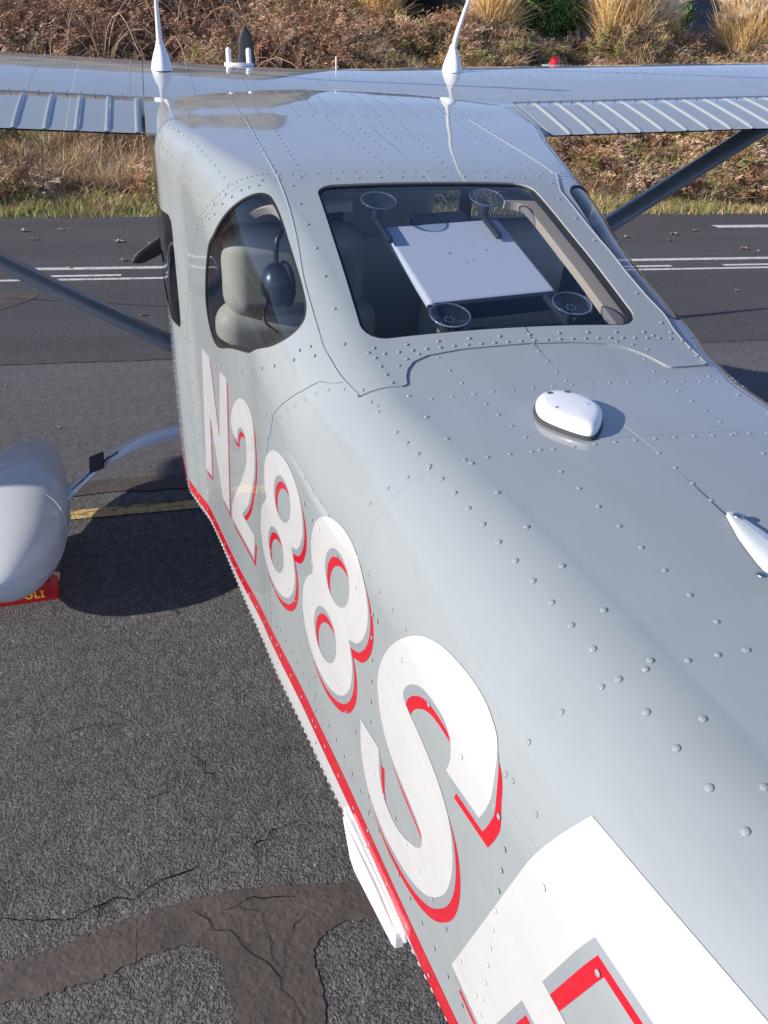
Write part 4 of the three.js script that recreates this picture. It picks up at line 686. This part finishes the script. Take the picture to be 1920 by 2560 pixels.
{                                                                       // propeller, seen past the cabin
  const hub = new THREE.Group(); hub.name = 'propeller'; hub.position.set(-.02, 1.3, -3.6); plane.add(hub);
  part('spinner', (() => { const g = new THREE.ConeGeometry(.16, .32, 28); g.rotateX(-Math.PI / 2); g.translate(0, 0, -.1); return g; })(), M.pure, hub);
  for (let k = 0; k < 3; k++) {
    const P = [], I = [], n = 24; for (let i = 0; i <= n; i++) { const t = i / n, r = .1 + .93 * t, w = .8 * (.05 + .045 * Math.sin(Math.PI * Math.min(1, t * .9 + .12))) * (t > .93 ? Math.sqrt(Math.max(0, (1.001 - t) / .07)) : 1), tw = 1.0 - .75 * t; for (let a = 0; a < 10; a++) { const q = a / 10 * 6.2832; const lx = Math.cos(q) * w, ly = Math.sin(q) * (.018 - .01 * t); P.push(lx * Math.cos(tw * .6) - ly * Math.sin(tw * .6), r, lx * Math.sin(tw * .6) + ly * Math.cos(tw * .6)); } }
    for (let i = 0; i < n; i++) for (let a = 0; a < 10; a++) { const u = i * 10 + a, v = i * 10 + (a + 1) % 10; I.push(u, u + 10, v, v, u + 10, v + 10); }
    const b = part('propeller_blade', geoOf(P, null, null, I), M.blade ??= std({ color: lin(.03, .034, .04), roughness: .5, side: THREE.DoubleSide }), hub); b.rotation.z = k * 2.0944 - .01;
  }
}
// ---- cabin
for (const s of [-1, 1]) part('window_post_trim', patch({ z0: .76, z1: 1.43, nz: 60, u0: s < 0 ? -1.9 : .55, u1: s < 0 ? -.55 : 1.9, nu: 60, off: -.04, thick: .02, keep: [(z, u) => fRearWin(z, u) + .012, (z, u) => fSideWin(z, u) + .004] }), M.trim, plane);
part('cabin_floor', (() => { const g = new THREE.BoxGeometry(1.0, .03, 2.2); g.translate(0, .86, -.6); return g; })(), M.carpet, plane);
part('baggage_shelf', (() => { const g = new THREE.BoxGeometry(.74, .03, .7); g.translate(.01, 1.2, 1.05); return g; })(), M.carpet, plane);
part('rear_bulkhead', (() => { const g = new THREE.BoxGeometry(.74, .62, .03); g.translate(.045, 1.2, 1.47); return g; })(), M.carpet, plane);
part('instrument_panel', (() => { const g = new THREE.BoxGeometry(1.0, .45, .08); g.translate(0, 1.28, -1.9); return g; })(), M.dark, plane);
function seat(x, z, dy = 0) {
  const g = new THREE.Group(); g.name = 'seat'; g.position.set(x, .88 + dy, z); plane.add(g);
  const cush = part('seat_cushion', new RoundedBoxGeometry(.46, .15, .5, 5, .06), M.leather, g); cush.position.set(0, .22 - dy * .5, -.32);
  const back = part('backrest', new RoundedBoxGeometry(.46, .62, .13, 6, .062), M.leather, g); back.position.set(0, .41, -.05); back.rotation.x = .16;
  const head = part('headrest', new RoundedBoxGeometry(.39, .25, .13, 6, .062), M.leather, g); head.position.set(-.01, .81, .03); head.rotation.x = .16;
  const pip = part('headrest_piping', new THREE.TorusGeometry(.1, .003, 6, 40), M.seal2 ??= std({ color: lin(.10, .07, .05), roughness: .7 }), head); pip.scale.set(1.72, 1.02, 1); pip.position.z = .03;
  return g;
}
seat(-.30, .58); seat(.30, .58); seat(-.30, -.75, -.06); seat(.30, -.75, -.06);
// ================= other things =================
{                                                                       // flat satellite panel held to the rear window by suction cups
  const wn = new THREE.Vector3(...nrm(1.1, 0)), ax = new THREE.Vector3(1, 0, 0), dn = new THREE.Vector3().crossVectors(ax, wn).normalize(); // dn: down the slope
  const g = thing('satellite_panel', 'flat white satellite internet panel held inside the rear window by four suction cups', 'satellite panel', [.039, 1.803, 1.028]);
  g.quaternion.setFromRotationMatrix(new THREE.Matrix4().makeBasis(ax, wn, dn)); g.rotateOnAxis(new THREE.Vector3(0, 1, 0), .1);
  const face = phys({ color: lin(.86, .82, .84), roughness: .55 });
  const b = part('panel', new RoundedBoxGeometry(.312, .024, .336, 4, .010), face, g); b.position.y = -.013;
  part('panel_back', new RoundedBoxGeometry(.27, .03, .27, 3, .012), M.dark, g).position.y = -.04;
  const lipM = std({ color: lin(.03, .035, .045), roughness: .5 });
  part('lower_bracket', new RoundedBoxGeometry(.30, .046, .014, 3, .004), lipM, g).position.set(.004, -.022, .176);
  part('crossbar', new RoundedBoxGeometry(.30, .014, .02, 3, .005), lipM, g).position.set(.03, -.055, .215);
  part('upper_bracket', new RoundedBoxGeometry(.155, .026, .04, 4, .012), lipM, g).position.set(.0, -.002, -.182);
  const r = rng(901), sp = []; for (let k = 0; k < 13; k++) { const c = new THREE.CircleGeometry(.001 + .003 * r() * r(), 7); c.rotateX(-Math.PI / 2); c.scale(1.4, 1, .7); c.translate((r() - .35) * .2, .0006, (r() - .6) * .24); sp.push(c); } part('dirt_specks', mergeGeometries(sp), std({ color: lin(.42, .40, .40), roughness: 1 }), b).position.y = .013;
  const cupM = phys({ color: lin(.55, .61, .70), roughness: .03, transmission: .96, thickness: 0, ior: 1.4, side: THREE.DoubleSide });
  g.updateMatrixWorld(true); const inv = g.matrixWorld.clone().invert();
  for (const [z, u, k] of [[.895, -.43, 0], [.888, .345, 0], [1.335, -.42, 1], [1.314, .46, 1]]) {
    const c = new THREE.Group(); c.name = 'suction_cup'; const p = new THREE.Vector3(...pt(z, u, -.006)).applyMatrix4(inv); c.position.copy(p); g.add(c);
    part('cup', new THREE.LatheGeometry([[.0405, 0], [.042, -.001], [.0415, -.004], [.032, -.007], [.019, -.013], [.014, -.018]].map((q) => new THREE.Vector2(...q)), 40), cupM, c);
    part('cup_rim', new THREE.TorusGeometry(.0415, .0017, 8, 44), M.cupRim ??= phys({ color: lin(.16, .19, .25), roughness: .12, side: THREE.DoubleSide }), c).rotation.x = Math.PI / 2;
    if (k) for (let i = 0; i < 7; i++) { const a = i * .8976; const n = part('nub', dome, M.cupRim, c); n.scale.setScalar(.0026); n.position.set(Math.cos(a) * .010, -.010, Math.sin(a) * .010); }
    part('stud', new THREE.CylinderGeometry(.011, .013, .03, 18), lipM, c).position.y = -.03;
    part('arm', new RoundedBoxGeometry(.014, .014, .11, 2, .004), lipM, c).position.set(0, -.048, k ? -.05 : .05);
    if (k) part('lever', new RoundedBoxGeometry(.024, .02, .014, 2, .004), lipM, c).position.set(.002, -.01, .034);
  }
}
{                                                                       // headset hung behind the left rear seat
  const g = thing('headset', 'black aviation headset hanging behind the cream seat inside the left side window', 'headset', [-.365, 1.665, .74]);
  const cup = (x, y, z, r) => { const e = part('ear_cup', new THREE.SphereGeometry(1, 28, 18), M.black, g); e.scale.set(.042, .058, .048); e.position.set(x, y, z); e.rotation.y = r; const p = part('ear_pad', new THREE.TorusGeometry(.038, .014, 10, 28), M.dark, e); p.rotation.y = Math.PI / 2; p.scale.set(20, 20, 20); p.position.x = .6; return e; };
  cup(-.012, .02, .02, .3); cup(.12, .03, -.02, -.2);
  part('headband', tube([[-.012, .07, .02], [.0, .14, .01], [.055, .18, -.01], [.11, .15, -.02], [.12, .085, -.02]], .007, 30, 8), M.black, g);
  part('mic_boom', tube([[-.035, -.01, .02], [-.05, -.06, .05], [-.02, -.085, .08]], .0035, 16, 6), M.black, g);
}
{                                                                       // wheel chock, with its lettering
  const g = thing('wheel_chock', 'red wheel chock with yellow letters on the asphalt behind the left wheel fairing', 'wheel chock', [-1.43, 0, -.49]);
  g.rotation.y = .06;
  const c = document.createElement('canvas'); c.width = 1024; c.height = 256; const x = c.getContext('2d'); x.fillStyle = '#c8101c'; x.fillRect(0, 0, 1024, 256); x.fillStyle = '#f6d24a'; x.font = 'bold 205px sans-serif'; x.textBaseline = 'middle'; x.textAlign = 'right'; x.fillText('OLI', 880, 136);
  const t = new THREE.CanvasTexture(c); t.colorSpace = THREE.SRGBColorSpace;
  const s = new THREE.Shape([[-.15, 0], [.15, 0], [.15, .06], [.125, .085], [-.125, .085], [-.15, .06]].map((p) => new THREE.Vector2(...p)));
  const bg = new THREE.ExtrudeGeometry(s, { depth: .09, bevelEnabled: true, bevelSize: .004, bevelThickness: .004, bevelSegments: 2 }); bg.translate(0, .001, -.045);
  const m = M.chock = phys({ color: lin(.62, .012, .02), roughness: .4, clearcoat: .4 }); part('chock_body', bg, m, g);
  const f = part('lettering', new THREE.PlaneGeometry(.26, .065), phys({ map: t, roughness: .4, clearcoat: .4 }), g); f.position.set(.004, .041, .0502);
}
{                                                                       // dead leaves blown over the runway
  const P = [], I = [], n = 6; for (let i = 0; i <= n; i++) { const t = i / n, w = .035 * Math.sin(Math.PI * Math.min(1, t * .95 + .03)); for (const q of [-1, 0, 1]) P.push(q * w, .012 + .02 * Math.abs(q) * (.5 + t) + .012 * Math.sin(t * 5), (t - .5) * .1); } for (let i = 0; i < n; i++) for (let k = 0; k < 2; k++) { const a = i * 3 + k; I.push(a, a + 3, a + 1, a + 1, a + 3, a + 4); }
  const geo = geoOf(P, null, null, I), mats = [[.46, .38, .27], [.34, .26, .17], [.52, .46, .38]].map((c) => std({ color: lin(...c), roughness: .85, side: THREE.DoubleSide })), r = rng(911);
  const base = new THREE.Mesh(geo, mats[0]); let first = true;
  const spots = [[-2.5, -9.18], [-2.44, -9.15], [-2.03, -9.21], [-1.9, -9.25], [-1.29, -8.35], [-1.24, -8.33], [-.88, -8.18], [-1.2, -7.27], [-1.75, -7.0], [6.73, -6.97], [6.85, -6.82], [5.48, -7.9], [5.1, -7.5], [4.4, -8.1], [6.77, -8.22], [6.0, -7.6], [4.0, -6.0], [5.3, -5.0], [-2.1, -4.2], [-1.62, -2.7], [-1.45, -2.45], [-1.9, -3.3], [-.95, -5.0], [6.3, -8.0], [-2.3, -8.6]];
  for (const [x, z] of spots) { const m = first ? base : base.clone(); first = false; m.name = numbered('dead_leaf'); m.material = mats[Math.floor(r() * 3)]; m.position.set(x, z < -3.7 ? .005 : .001, z); m.rotation.set(0, r() * 6.283, 0); m.scale.setScalar((.45 + .5 * r()) * (z > -4.5 ? .35 : 1)); m.userData = { label: 'small dry curled leaf lying on the dark asphalt beyond the airplane', category: 'leaf', group: 'dry leaves scattered on the asphalt' }; m.castShadow = m.receiveShadow = true; scene.add(m); }
}
renderer.render(scene, camera);
